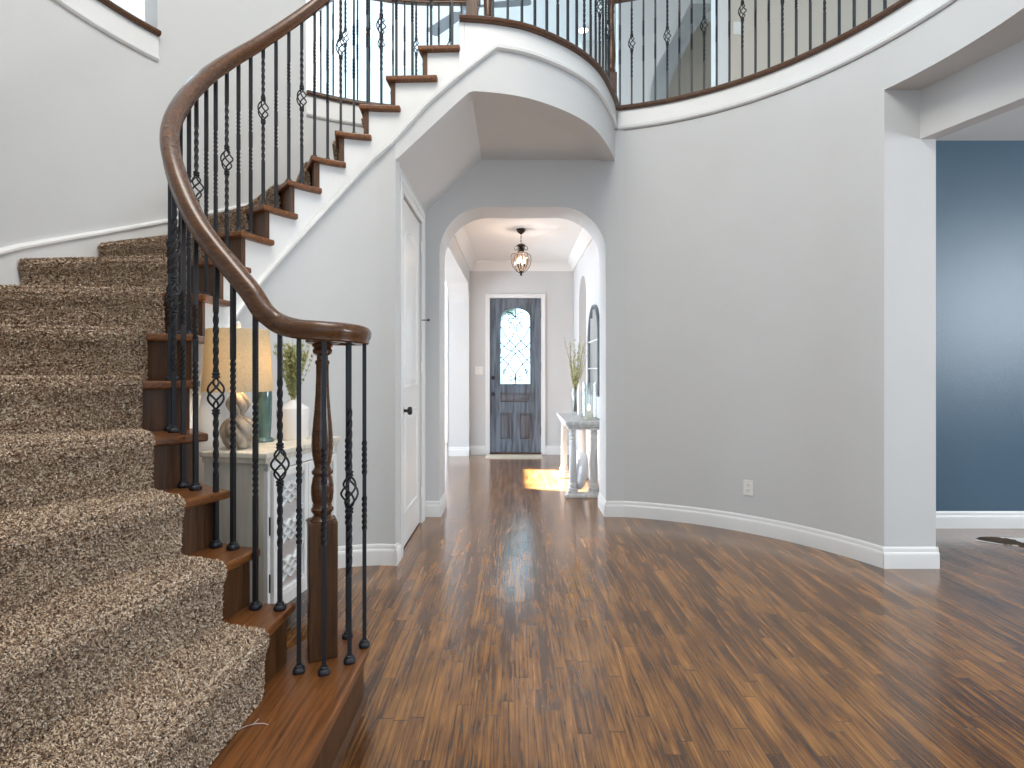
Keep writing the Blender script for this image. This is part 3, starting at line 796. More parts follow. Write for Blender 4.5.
# inner stringer: stepped top, sloping bottom with a moulded edge
def zbot(t):
    z = zk(t) - 0.455
    if t > 15.6:
        x = outw(t, 0.035)[0]; z = zband(x) if t > 16.2 else z + (zband(outw(16.2, 0.035)[0]) - (zk(16.2) - 0.455)) * (t - 15.6) / 0.6
    return max(z, 0.0)
mb = MB()
for k in range(2, 18):
    t0 = k + dl(k) * 1.6; t1 = min(k + 1 + dl(min(k + 1, 17)) * 1.7, 18.0)
    ts = np.linspace(t0, t1, 6); pts = [outw(t, 0.035) for t in ts]
    ribbon(mb, pts, [zbot(t) for t in ts], [zk(k) - 0.031] * 6, 0, 0.028)
at_root(mb.build('stringer', M_trim), stair)
ts = np.arange(4.6, 18.01, 0.2); pts = [outw(t, 0.035) for t in ts]
zb = [zbot(t) for t in ts]
mb = MB(); sweep(mb, pts, zb, [(0, 0), (-0.012, 0), (-0.024, 0.010), (-0.026, 0.030), (-0.016, 0.040), (0, 0.046)])
at_root(mb.build('stringer_moulding', M_trim, smooth=True), stair)
# underside
ts = np.arange(5.0, 16.3, 0.25)
mb = MB(); mb.rings([[(*outw(t, 0.05), zbot(t) + 0.004), (*wall_pt(t, 0.0), zbot(t) + 0.004), (*wall_pt(t, 0.0), zbot(t) + 0.03), (*outw(t, 0.05), zbot(t) + 0.03)] for t in ts])
at_root(mb.build('underside', M_wall), stair)
# outer skirt board
ts = np.arange(2, 17.01, 0.25); pts = [wall_pt(t, 0.0) for t in ts]
zt = [zk(t) + 0.095 for t in ts]
mb = MB(); ribbon(mb, pts, [max(0, z - 0.46) for z in zt], [z - 0.03 for z in zt], 0, -0.018)
sweep(mb, pts, [z - 0.034 for z in zt], [(0, 0), (-0.022, 0), (-0.030, 0.008), (-0.030, 0.02), (-0.018, 0.034), (0, 0.034)])
at_root(mb.build('skirt_board', M_trim, smooth=True), stair)
# wall under the stair
ts = np.arange(7.0, 15.9, 0.2); pts = [outw(t, 0.045) for t in ts] + [(XC + 0.0005, Y0 + 0.004)]
mb = MB(); ribbon(mb, pts, 0, [zbot(t) + 0.035 for t in ts] + [2.72], 0, 0.1)
struct(mb.build('wall_under_stair', M_wall, smooth=True))
bp_ = [outw(t, 0.045) for t in np.arange(15.8, 8.9, -0.2)]
baseboard('baseboard_under_stair', [(XC + 0.012, Y0 + 0.004)] + bp_)

# ------------------------------------------------------------------ carpet runner
carpet = thing('carpet_runner', 'beige and brown speckled shag carpet runner covering the curved stair treads', 'carpet', (-1.8, 2.5, 0.2))
NS = 10
grid = []; 
def line_pt(t, s_in, f):
    p, _ = catm(t); q = wall_pt(t, 0.03); a = ang(t); s_in = s_in + 0.06 * max(0, 3 - t)
    p = np.array(p) + s_in * np.array([math.cos(a), math.sin(a)])
    return p + (np.array(q) - p) * f
rows = []   # each row: list of points along the width
def addrow(t, dz_z, fwd, f_list):
    row = []
    for f in f_list:
        p = line_pt(t, 0.195, f); a = ang(t); T = np.array([math.sin(a), -math.cos(a)])   # direction of travel, square to the nosing line
        p = p + T * fwd
        row.append((p[0], p[1], dz_z))
    rows.append(row)
fl = [i / NS for i in range(NS + 1)]
KC0, KC1 = 2, 17
for k in range(KC0, KC1 + 1):
    zp, z = zk(k - 1) + (0.0 if k == 2 else 0.014), zk(k)
    addrow(k, zp + 0.002, 0.004, fl); addrow(k, (zp + z) / 2, 0.003, fl)
    addrow(k, z - 0.060, 0.0, fl); addrow(k, z - 0.036, -0.010, fl); addrow(k, z - 0.012, -0.014, fl); addrow(k, z + 0.006, -0.008, fl); addrow(k, z + 0.014, 0.008, fl)
    addrow(k + 0.35, z + 0.015, 0.0, fl); addrow(k + 0.75, z + 0.014, 0.0, fl)
    addrow(k + 1, z + 0.013, 0.0035, fl)
V = np.array(rows)                                   # (R, NS+1, 3)
R_ = V.shape[0]
vs = [tuple(p) for row in V for p in row]
w = NS + 1
fs = [(r * w + j, r * w + j + 1, (r + 1) * w + j + 1, (r + 1) * w + j) for r in range(R_ - 1) for j in range(NS)]
# inner side edge: drop 2 cm towards the wood
mbc = MB(); mbc.add(vs, fs)
side = []
for r in range(R_):
    a = V[r, 0]; i0, i1 = max(r - 1, 0), min(r + 1, R_ - 1)
    tan = V[i1, 0] - V[i0, 0]; across = V[r, 1] - V[r, 0]
    nn = np.cross(tan, across); nn /= (np.linalg.norm(nn) + 1e-9)
    if nn[2] < 0 and abs(nn[2]) > 0.3: nn = -nn
    kidx = r // 10; k = KC0 + kidx; aa = ang(k)
    back = np.array([math.sin(aa), -math.cos(aa), 0])
    if abs(nn[2]) < 0.35: b = a + back * 0.02
    else: b = a + np.array([0, 0, -0.022]) + (back * 0.012 if r % 10 in (4, 5, 6) else 0)
    side.append(tuple(b))
so = len(mbc.v); mbc.v += side
for r in range(R_ - 1):
    mbc.f.append((r * w, (r + 1) * w, so + r + 1, so + r)); mbc.mi.append(0)
cb = mbc.build('carpet_backing', M_carpet, smooth=True, recalc=False); at_root(cb, carpet)

# tufts: small bent blades on the top surface, thinned with distance
def make_tufts():
    P0, P1, P2 = [], [], []
    quads = [(V[r, j], V[r, j + 1], V[r + 1, j + 1], V[r + 1, j]) for r in range(R_ - 1) for j in range(NS)]
    S = [np.array(s) for s in side]
    quads += [(S[r], V[r, 0], V[r + 1, 0], S[r + 1]) for r in range(R_ - 1)]
    Q = np.array(quads)                              # (n,4,3)
    cen = Q.mean(1)
    e1 = Q[:, 1] - Q[:, 0]; e2 = Q[:, 3] - Q[:, 0]
    nrm = np.cross(Q[:, 2] - Q[:, 0], Q[:, 3] - Q[:, 1]); area = np.linalg.norm(nrm, axis=1) / 2
    nrm = nrm / (2 * area[:, None] + 1e-12)
    # orientation: away from the stair's inside
    up = np.zeros_like(nrm); 
    for i in range(len(Q)):
        r = i // NS if i < (R_ - 1) * NS else i - (R_ - 1) * NS
        k = KC0 + min(r // 10, KC1 - KC0); aa = ang(k)
        back = np.array([-math.sin(aa), math.cos(aa), 0])
        ref = back * 0.8 + np.array([0, 0, 1.0])
        if i >= (R_ - 1) * NS: 
            p, _ = catm(k); ref = np.array([-math.cos(aa), -math.sin(aa), 0.2])
        if nrm[i] @ ref < 0: nrm[i] = -nrm[i]
    dist = np.linalg.norm(cen - np.array([0, 0, 1.24]), axis=1)
    ratio = np.abs(cen[:, 0]) / np.maximum(cen[:, 1], 0.05)
    vis = (ratio < 1.12) & (cen[:, 1] > 0.6)
    dens = np.where(vis, 120000 / np.clip(dist / 1.9, 0.8, 4) ** 1.3, 0)
    cnt = rng.poisson(area * dens)
    idx = np.repeat(np.arange(len(Q)), cnt); n = len(idx)
    u, v = rng.random(n)[:, None], rng.random(n)[:, None]
    q = Q[idx]
    pos = q[:, 0] * (1 - u) * (1 - v) + q[:, 1] * u * (1 - v) + q[:, 2] * u * v + q[:, 3] * (1 - u) * v
    nn = nrm[idx]
    sc = np.clip(dist[idx] / 1.9, 0.85, 2.2)[:, None] ** 0.6
    rnd = rng.normal(size=(n, 3)); tang = np.cross(nn, rnd); tang /= np.linalg.norm(tang, axis=1)[:, None]
    bit = np.cross(nn, tang)
    L = (0.0070 + 0.0035 * rng.random((n, 1))) * sc ** 0.4; W = (0.0014 + 0.0007 * rng.random((n, 1))) * sc
    lean = 0.35 + 0.6 * rng.random((n, 1))
    b0 = pos - nn * 0.003
    m1 = pos + nn * L * 0.55 + tang * L * 0.25 * lean
    tip = pos + nn * L * 0.85 + tang * L * lean
    verts = np.stack([b0 - bit * W, b0 + bit * W, m1 + bit * W * 1.1, m1 - bit * W * 1.1, tip + bit * W * 0.6, tip - bit * W * 0.6], 1).reshape(-1, 3)
    base = np.arange(n)[:, None] * 6
    f = np.concatenate([base + np.array([[0, 1, 2, 3]]), base + np.array([[3, 2, 4, 5]])], 1).reshape(-1)
    me = bpy.data.meshes.new('carpet_pile')
    me.vertices.add(n * 6); me.vertices.foreach_set('co', verts.astype(np.float32).ravel())
    me.loops.add(n * 8); me.loops.foreach_set('vertex_index', f.astype(np.int32))
    me.polygons.add(n * 2); me.polygons.foreach_set('loop_start', (np.arange(n * 2) * 4).astype(np.int32))
    me.polygons.foreach_set('loop_total', np.full(n * 2, 4, np.int32))
    me.update(calc_edges=True); me.validate()
    me.materials.append(M_tuft)
    o = bpy.data.objects.new('carpet_pile', me); COL.objects.link(o); at_root(o, carpet)
    o['kind'] = 'stuff'
    return n
ntuft = make_tufts()
print('tufts', ntuft)

# ================================================================== RAILINGS
def bar_mesh(h, kind):
    """square iron bar of height h; 'twist' or 'basket'"""
    mb = MB(); hw = 0.0072
    zc = 0.525 * h if abs(h - 0.93) > 0.002 else 0.555
    if kind == 'basket': tz = [(zc - 0.30, zc - 0.075), (zc + 0.075, zc + 0.30)]
    else: tz = [(zc - 0.17, zc - 0.04), (zc + 0.04, zc + 0.17)]
    zs = {0.0, h}
    for a, b in tz:
        a = max(a, 0.03); zs |= set(np.linspace(a, b, 26))
    if kind == 'basket':
        zs -= {z for z in zs if zc - 0.06 < z < zc + 0.06}
    zs = sorted(zs)
    def tw(z):
        s = 0
        for a, b in tz: s += (min(max(z, a), b) - a) / (b - a) * PI * 3
        return s
    def ringz(z): 
        t = tw(z) + PI / 4
        return [(hw * 1.414 * math.cos(t + j * PI / 2), hw * 1.414 * math.sin(t + j * PI / 2), z) for j in range(4)]
    if kind == 'basket':
        lo = [z for z in zs if z < zc]; hi = [z for z in zs if z > zc]
        mb.rings([ringz(z) for z in lo]); mb.rings([ringz(z) for z in hi])
        za, zb = zc - 0.055, zc + 0.055
        for j in range(4):
            pts = []
            for i in range(15):
                u = i / 14; r = 0.004 + 0.025 * math.sin(PI * u) ** 0.8; t = j * PI / 2 + u * PI * 1.15
                pts.append((r * math.cos(t), r * math.sin(t), za + (zb - za) * u))
            mb.tube(pts, 0.0038, 6)
        for z in (za - 0.018, zb + 0.004):
            mb.lathe([(0.008, -0.004), (0.0135, -0.002), (0.0135, 0.003), (0.010, 0.006), (0.0135, 0.010), (0.0135, 0.015), (0.008, 0.017)], (0, 0, z), 12)
    else:
        mb.rings([ringz(z) for z in zs])
    return mb
def shoe_mesh():
    mb = MB(); rs = []
    for hw, z in ((0.0185, 0), (0.0205, 0.004), (0.0205, 0.010), (0.0175, 0.015), (0.0135, 0.018), (0.0125, 0.024), (0.008, 0.027)):
        rs.append([(hw * math.copysign(abs(math.cos(a_)) ** 0.7, math.cos(a_)), hw * math.copysign(abs(math.sin(a_)) ** 0.7, math.sin(a_)), z) for a_ in [2 * PI * q / 16 for q in range(16)]])
    mb.rings(rs); return mb
_shoe = [None]
_bars = {}
def baluster(x, y, z0, z1, kind, rz, parent):
    h = round(z1 - z0, 3); key = (h, kind)
    if key not in _bars:
        o = bar_mesh(h, kind).build('baluster', M_iron); _bars[key] = o
    else:
        o = _bars[key].copy(); COL.objects.link(o)
    o.parent = parent; o.matrix_parent_inverse = Matrix.Translation(-Vector(parent.location))
    o.location = (x, y, z0); o.rotation_euler = (0, 0, rz)
    if kind == 'basket': o['label'] = 'black iron baluster with a twisted basket'
    if _shoe[0] is None:
        s = shoe_mesh().build('baluster_shoe', M_iron, smooth=True); _shoe[0] = s
    else:
        s = _shoe[0].copy(); COL.objects.link(s)
    s.parent = o; s.location = (0, 0, 0)
    return o

rail = thing('stair_railing', 'dark wood stair railing with black twisted iron balusters and scrolled end above the first step', 'railing', (-0.708, 1.99, 0.2))
# handrail centre line
vc = (-0.700, 1.985)
def roff(t): return 0.060 + 0.035 * math.exp(-((t - 6.2) / 1.5) ** 2) - 0.02 * math.exp(-((t - 3.6) / 0.8) ** 2)
def rzc(t): return zk(t) + 0.93 - 0.065 * math.exp(-((t - 4.4) / 1.3) ** 2) - 0.035 * min(1, max(0, (t - 8) / 3))
path = []
vol = [(-0.700, 2.055, 1.372), (-0.650, 2.095, 1.372), (-0.600, 2.075, 1.372), (-0.572, 2.02, 1.372), (-0.574, 1.95, 1.373), (-0.610, 1.885, 1.375), (-0.670, 1.852, 1.378), (-0.745, 1.862, 1.385)]
st = []
for t in np.arange(2.35, 18.3, 0.35):
    p = outw(t, roff(t)); st.append((p[0], p[1], rzc(t)))
st[0] = (st[0][0], st[0][1], 1.408); st[1] = (st[1][0], st[1][1], 1.448)
P3 = cr(vol + st, 7)
def section(w, h):
    out = []
    for x, z in ((-0.30, -0.5), (0.30, -0.5), (0.38, -0.42), (0.38, -0.28), (0.44, -0.18), (0.5, 0.0), (0.5, 0.14), (0.44, 0.30), (0.32, 0.42), (0.15, 0.49), (0, 0.5), (-0.15, 0.49), (-0.32, 0.42), (-0.44, 0.30), (-0.5, 0.14), (-0.5, 0.0), (-0.44, -0.18), (-0.38, -0.28), (-0.38, -0.42)):
        out.append((x * w, z * h))
    return out
def rail_sweep(P, w=0.069, h=0.068):
    P = [np.array(p) for p in P]; rs = []
    for i, p in enumerate(P):
        t = P[min(i + 1, len(P) - 1)] - P[max(i - 1, 0)]; t /= np.linalg.norm(t)
        s = np.array([-t[1], t[0], 0]); s /= np.linalg.norm(s); u = np.cross(t, s); u = -u if u[2] < 0 else u
        rs.append([tuple(p + s * a + u * b) for a, b in section(w, h)])
    return rs
mb = MB(); mb.rings(rail_sweep(P3)); hr = at_root(mb.build('handrail', M_rail, smooth=True), rail)
mb = MB(); c = (-0.705, 1.985)
mb.lathe([(0.0, 1.338), (0.050, 1.339), (0.062, 1.345), (0.062, 1.355), (0.070, 1.362), (0.075, 1.374), (0.072, 1.390), (0.058, 1.401), (0.02, 1.405), (0.0, 1.405)], (c[0] - 0.0, c[1], 0), 32)
at_root(mb.build('volute_cap', M_rail, smooth=True), rail)
# starting newel
mb = MB()
nx, ny = -0.708, 1.985
a = math.radians(24); ux = (0.050 * math.cos(a), 0.050 * math.sin(a), 0); uy = (-0.050 * math.sin(a), 0.050 * math.cos(a), 0)
mb.obox((nx, ny, 0.2 + 0.247), ux, uy, (0, 0, 0.247))
at_root(mb.build('newel_base', M_wood, bevel=0.004), rail)
mb = MB()
mb.lathe([(0.044, 0.690), (0.044, 0.697), (0.036, 0.705), (0.030, 0.712), (0.033, 0.720), (0.039, 0.728), (0.040, 0.736), (0.034, 0.742), (0.031, 0.752), (0.037, 0.768), (0.040, 0.795), (0.0395, 0.82), (0.034, 0.850), (0.030, 0.858), (0.037, 0.864), (0.038, 0.872), (0.031, 0.880), (0.027, 0.890),
          (0.030, 0.905), (0.036, 0.935), (0.0385, 0.965), (0.037, 1.00), (0.033, 1.05), (0.0285, 1.10), (0.0245, 1.16), (0.0225, 1.22), (0.0225, 1.262), (0.026, 1.268), (0.026, 1.275), (0.020, 1.282), (0.020, 1.296), (0.032, 1.304), (0.035, 1.316), (0.030, 1.324), (0.036, 1.330), (0.040, 1.34)], (nx, ny, 0), 28)
at_root(mb.build('newel_post', M_rail, smooth=True), rail)
# balusters around the scroll
for (x, y, kd) in ((-0.746, 1.865, 'twist'), (-0.656, 1.856, 'twist'), (-0.591, 1.929, 'basket'), (-0.569, 2.040, 'twist'), (-0.654, 2.108, 'twist')):
    baluster(x, y, 0.2, 1.358, kd, 0.3, rail)
phi = {2: (.35, .95), 3: (.60, 1.08), 4: (.68, 1.15), 5: (.66, 1.10), 6: (.58, 1.05), 7: (.45, .95), 8: (.35, .85), 9: (.3, .8), 10: (.3, .8)}
j = 0
for k in range(2, 18):
    for d in phi.get(k, (.3, .8)):
        t = k + d; p = outw(t, roff(t)); T = catm(t)[1]
        baluster(p[0], p[1], zk(k), rzc(t) - 0.022, 'basket' if j % 3 == 0 else 'twist', math.atan2(T[1], T[0]), rail)
        j += 1
# top newel
mb = MB(); mb.box((-0.312, 3.455, ZF), (-0.239, 3.528, ZF + 1.12)); mb.lathe([(0.05, 1.12), (0.055, 1.13), (0.04, 1.15), (0.045, 1.18), (0.03, 1.21), (0, 1.22)], (-0.2755, 3.4915, ZF), 20)
at_root(mb.build('top_newel', M_wood, bevel=0.004), rail)

def turned_newel(root, x, y, name='newel_post'):
    mb = MB(); mb.box((x - 0.042, y - 0.042, ZF), (x + 0.042, y + 0.042, ZF + 0.22))
    mb.lathe([(0.036, 0.22), (0.03, 0.235), (0.036, 0.25), (0.03, 0.265), (0.033, 0.30), (0.038, 0.36), (0.036, 0.44), (0.026, 0.60), (0.022, 0.72), (0.028, 0.74), (0.022, 0.76), (0.03, 0.80), (0.036, 0.82), (0.036, 1.05), (0.05, 1.06), (0.03, 1.09), (0, 1.12)], (x, y, ZF), 20)
    at_root(mb.build(name, M_rail, smooth=True), root)
def run_balusters(pts, spacing, root, start_kind=0, skip=()):
    """pts: plan polyline; equally spaced bars"""
    P = np.array(pts); d = np.r_[0, np.cumsum(np.hypot(*np.diff(P, axis=0).T))]
    n = int(d[-1] / spacing)
    for i in range(1, n):
        s = i * spacing; x = np.interp(s, d, P[:, 0]); y = np.interp(s, d, P[:, 1])
        x2 = np.interp(s + .01, d, P[:, 0]); y2 = np.interp(s + .01, d, P[:, 1])
        baluster(x, y, ZF, ZF + 0.93, 'basket' if (i + start_kind) % 3 == 0 else 'twist', math.atan2(y2 - y, x2 - x), root)
def upper_rail(name, label, pts, sp, sk, group=None):
    x, y = pts[0]; r = thing(name, label, 'railing', (x, y, ZF))
    mb = MB(); mb.rings(rail_sweep([(p[0], p[1], ZF + 0.96) for p in pts])); at_root(mb.build('handrail', M_rail, smooth=True), r)
    run_balusters(pts, sp, r, sk)
    return r
lrp = [(-0.239, 3.475)] + [tuple(p) for p in offset_path(landc, 0.06)][5:]
lr_ = upper_rail('landing_railing', 'short bowed upper railing with black balusters from the stair top to the turned newel', lrp[:-2], 0.098, 0)
turned_newel(lr_, 0.80, 4.50)
brp = arc(CR_[0], CR_[1], RR + 0.035, 79.8, -28, 70)
br = upper_rail('balcony_railing', 'long curved upper railing with black iron balusters above the round grey wall at right', brp, 0.098, 1)
krp = arc(CL[0], CL[1], RL + 0.06, 120.8, 90, 24) + [(-0.30, CL[1] + RL + 0.06)]
kr = upper_rail('hallway_railing', 'upper hallway railing behind the stair, seen in front of the bright pale wall', krp, 0.098, 0)
turned_newel(kr, -0.235, CL[1] + RL + 0.06)

# ================================================================== CABINET GROUP
ca = math.atan2(0.18, 1.0)            # the cabinet front runs away from the camera, turned a little
cab = thing('cabinet', 'cream washed cabinet with white diamond lattice mirrored doors behind the stair railing', 'cabinet', (-1.078, 2.338, 0), -ca)
# local: x outward from the front face (room side), y along the front, body towards -x
Lc, Dc, Hc, Zb = 0.62, 0.315, 0.885, 0.165
mb = MB(); mb.box((-Dc, 0.012, Zb + 0.0), (-0.02, Lc - 0.012, Hc - 0.045)); at_ = mb.build('body', M_cab, cab, bevel=0.003)
mb = MB(); mb.box((-Dc - 0.003, -0.012, Hc - 0.026), (0.012, Lc + 0.012, Hc)); mb.box((-Dc, -0.002, Hc - 0.05), (0.002, Lc + 0.002, Hc - 0.026)); mb.build('top', M_cab, cab, bevel=0.005)
mb = MB(); mb.box((-Dc, 0.004, Zb), (-0.004, Lc - 0.004, Zb + 0.05)); mb.box((-0.02, 0.012, Zb), (0, 0.032, Hc - 0.045)); mb.box((-0.02, Lc - 0.032, Zb), (0, Lc - 0.012, Hc - 0.045)); mb.box((-0.02, 0.012, Hc - 0.085), (0, Lc - 0.012, Hc - 0.045)); mb.build('face_frame', M_cabw, cab, bevel=0.002)
for (x, y) in ((-0.03, 0.04), (-0.03, Lc - 0.04), (-Dc + 0.03, 0.04), (-Dc + 0.03, Lc - 0.04)):
    mb = MB(); mb.obox((x, y, Zb / 2), (0.018, 0, 0), (0, 0.018, 0), (0, 0, Zb / 2)); mb.build('leg', M_cab, cab, bevel=0.003)
for s in (0, 1):
    y0, y1 = (0.036, Lc / 2 - 0.002) if s == 0 else (Lc / 2 + 0.002, Lc - 0.036)
    z0, z1 = Zb + 0.055, Hc - 0.09; fw = 0.032
    mb = MB()
    mb.box((-0.004, y0, z0), (0.014, y0 + fw, z1)); mb.box((-0.004, y1 - fw, z0), (0.014, y1, z1)); mb.box((-0.004, y0 + fw, z0), (0.014, y1 - fw, z0 + fw)); mb.box((-0.004, y0 + fw, z1 - fw), (0.014, y1 - fw, z1))
    dr = mb.build('door', M_cabw, cab, bevel=0.002)
    mb = MB(); mb.box((-0.003, y0 + fw, z0 + fw), (0.0, y1 - fw, z1 - fw)); mb.build('mirror_panel', M_mirror_soft, dr)
    # lattice of interlaced octagons and diamonds
    mb = MB(); A0, A1, B0, B1 = y0 + fw, y1 - fw, z0 + fw, z1 - fw; yc = (A0 + A1) / 2
    def stick(p, q, wd=0.0042):
        p = Vector((0.005, *p)); q = Vector((0.005, *q)); d = (q - p); ln = d.length / 2; d.normalize(); sd = Vector((0, -d.z, d.y))
        mb.obox((p + q) / 2, d * ln, sd * wd, Vector((0.005, 0, 0)))
    nn_ = 3; hh = (B1 - B0) / nn_
    for i in range(nn_):
        za, zb_ = B0 + i * hh, B0 + (i + 1) * hh; zm = (za + zb_) / 2
        stick((A0, za), (A1, zb_)); stick((A1, za), (A0, zb_))
        for (p, q) in (((yc, zm - hh * .28), (yc + (A1 - yc) * .55, zm)), ((yc + (A1 - yc) * .55, zm), (yc, zm + hh * .28)), ((yc, zm + hh * .28), (yc - (A1 - yc) * .55, zm)), ((yc - (A1 - yc) * .55, zm), (yc, zm - hh * .28))): stick(p, q, 0.0038)
    mb.build('lattice', M_cabw, dr)
    yk = y1 - 0.016 if s == 0 else y0 + 0.016
    mb = MB(); mb.lathe([(0.004, 0), (0.004, 0.012), (0.010, 0.016), (0.011, 0.022), (0.006, 0.027), (0, 0.028)], seg=14)
    kb = mb.build('knob', M_bronze, dr, smooth=True); kb.rotation_euler = (0, PI / 2, 0); kb.location = (0.014, yk, 0.515)
mb = MB(); mb.box((0.0, 0.02, 0.52), (0.004, 0.026, 0.60)); mb.box((0.0, 0.02, 0.27), (0.004, 0.026, 0.35)); mb.build('hinge', M_bronze, cab)

# table lamp: twisted double gourd
lx, ly, lz = -1.268, 2.474, 0.885
lamp = thing('table_lamp', 'table lamp with swirled double gourd base and lit linen drum shade on the cabinet', 'lamp', (lx, ly, lz))
mb = MB(); prof = [(0.034, 0.0), (0.046, 0.006), (0.066, 0.04), (0.074, 0.075), (0.070, 0.105), (0.052, 0.132), (0.026, 0.150), (0.024, 0.156), (0.036, 0.172), (0.048, 0.195), (0.049, 0.212), (0.040, 0.235), (0.022, 0.256), (0.016, 0.27)]
pp = cr(prof, 4); rs = []
for i, (r, z) in enumerate(pp):
    ring = []
    for j in range(96):
        th = 2 * PI * j / 96; tw = z * 11.0
        rr = r * (1.03 - 0.26 * (1 - abs(math.sin(3 * (th + tw)))) ** 2.2) if 0.004 < z < 0.262 else r
        ring.append((rr * math.cos(th), rr * math.sin(th), z))
    rs.append(ring)
mb.rings(rs); mb.build('lamp_base', M_lampwood, lamp, smooth=True)
mb = MB(); mb.tube([(0, 0, 0.27), (0, 0, 0.55)], 0.004); mb.build('harp', M_bronze, lamp)
mb = MB(); mb.lathe([(0.004, 0.55), (0.010, 0.556), (0.012, 0.568), (0.007, 0.580), (0, 0.586)], seg=14); mb.build('finial', M_vase, lamp, smooth=True)
mb = MB(); mb.lathe([(0.148, 0.262), (0.131, 0.543), (0.1295, 0.543), (0.1465, 0.262)], seg=56, caps=False); mb.rings([[(0.148 * math.cos(2 * PI * j / 56), 0.148 * math.sin(2 * PI * j / 56), z) for j in range(56)] for z in (0.262, 0.2622)], caps=False)
mb.build('lamp_shade', M_shade, lamp, smooth=True)
mb = MB(); mb.tube([(-0.13, 0, 0.535), (0.13, 0, 0.535)], 0.0018, 6); mb.tube([(0, -0.13, 0.535), (0, 0.13, 0.535)], 0.0018, 6); mb.build('shade_spider', M_bronze, lamp)
mb = MB(); mb.lathe([(0.0, 0.33), (0.014, 0.335), (0.016, 0.36), (0.028, 0.39), (0.030, 0.41), (0.020, 0.43), (0, 0.437)], seg=16); mb.build('bulb', simple('lamp_bulb', (1, 0.9, 0.7), 0.4, emit=(1.0, 0.62, 0.26), estr=3), lamp, smooth=True)
pl_ = bpy.data.lights.new('lamp_light', 'POINT'); pl_.energy = 6.0; pl_.color = (1.0, 0.68, 0.34); pl_.shadow_soft_size = 0.035
plo = bpy.data.objects.new('lamp_light', pl_); plo.location = (lx + 0.04, ly - 0.0, lz + 0.40); COL.objects.link(plo)

# teal vase
tv = (-1.262, 2.72, 0.885)
mb = MB(); mb.lathe([(0.0, 0), (0.045, 0), (0.048, 0.006), (0.040, 0.014), (0.029, 0.024), (0.031, 0.05), (0.034, 0.12), (0.036, 0.22), (0.034, 0.27), (0.028, 0.29), (0.031, 0.30), (0.026, 0.30), (0.022, 0.28), (0.0, 0.27)], seg=28)
o = mb.build('vase', M_teal, smooth=True); o.location = tv; tag(o, 'tall slim teal glazed vase behind the lit table lamp', 'vase')
# white faceted vase and dried greenery
wv = (-1.165, 2.835, 0.885)
mb = MB(); mb.lathe([(0.0, 0), (0.072, 0), (0.076, 0.006), (0.082, 0.150), (0.078, 0.162), (0.024, 0.196), (0.020, 0.205), (0.016, 0.204), (0.018, 0.19), (0.06, 0.15), (0.0, 0.14)], seg=32)
o = mb.build('vase', M_vase, smooth=True); o.location = wv; tag(o, 'short wide white vase with sloping shoulders holding dried greenery', 'vase')
gr_ = thing('dried_greenery', 'bushy bunch of dried pale green sprigs standing in the white vase', 'plant', (wv[0], wv[1], wv[2] + 0.20))
mbs = MB(); mbl = MB()
def leaf(mb, p, d, ln, wd):
    d = d.normalized(); s = d.cross(Vector((random.uniform(-1, 1), random.uniform(-1, 1), random.uniform(-1, 1)))).normalized() * wd
    m = p + d * ln * 0.5
    nrm = d.cross(s).normalized() * wd * 0.3
    mb.add([p, m + s + nrm, p + d * ln, m - s + nrm], [(0, 1, 2), (0, 2, 3)])
for i in range(76):
    a = random.uniform(0, 2 * PI); sp = random.uniform(0, 0.105) ; hgt = random.uniform(0.20, 0.30)
    top = Vector((sp * 1.1 * math.cos(a), sp * 1.1 * math.sin(a), hgt * 1.05)); p0 = Vector((0.008 * math.cos(a), 0.008 * math.sin(a), -0.12))
    if i > 70: top = Vector((random.uniform(-.06, .10), random.uniform(-.05, .05), random.uniform(0.34, 0.42)))
    mid = Vector((top.x * 0.55, top.y * 0.55, top.z * 0.5)) 
    pts = cr([tuple(p0), (p0.x, p0.y, 0.0), tuple(mid), tuple(top)], 5); mbs.tube(pts, 0.0011, 4)
    if i > 70: continue
    for q in range(34):
        u = random.uniform(0.10, 1.0); idx = min(int((0.35 + 0.65 * u) * (len(pts) - 1)), len(pts) - 2)
        p = Vector(pts[idx]); d = Vector((random.uniform(-1, 1), random.uniform(-1, 1), random.uniform(0.4, 1.8)))
        leaf(mbl, p, d, random.uniform(0.016, 0.028), random.uniform(0.003, 0.005))
mbs.build('stems', M_green_dry, gr_); mbl.build('leaves', M_green_dry, gr_, recalc=False)['kind'] = 'stuff'

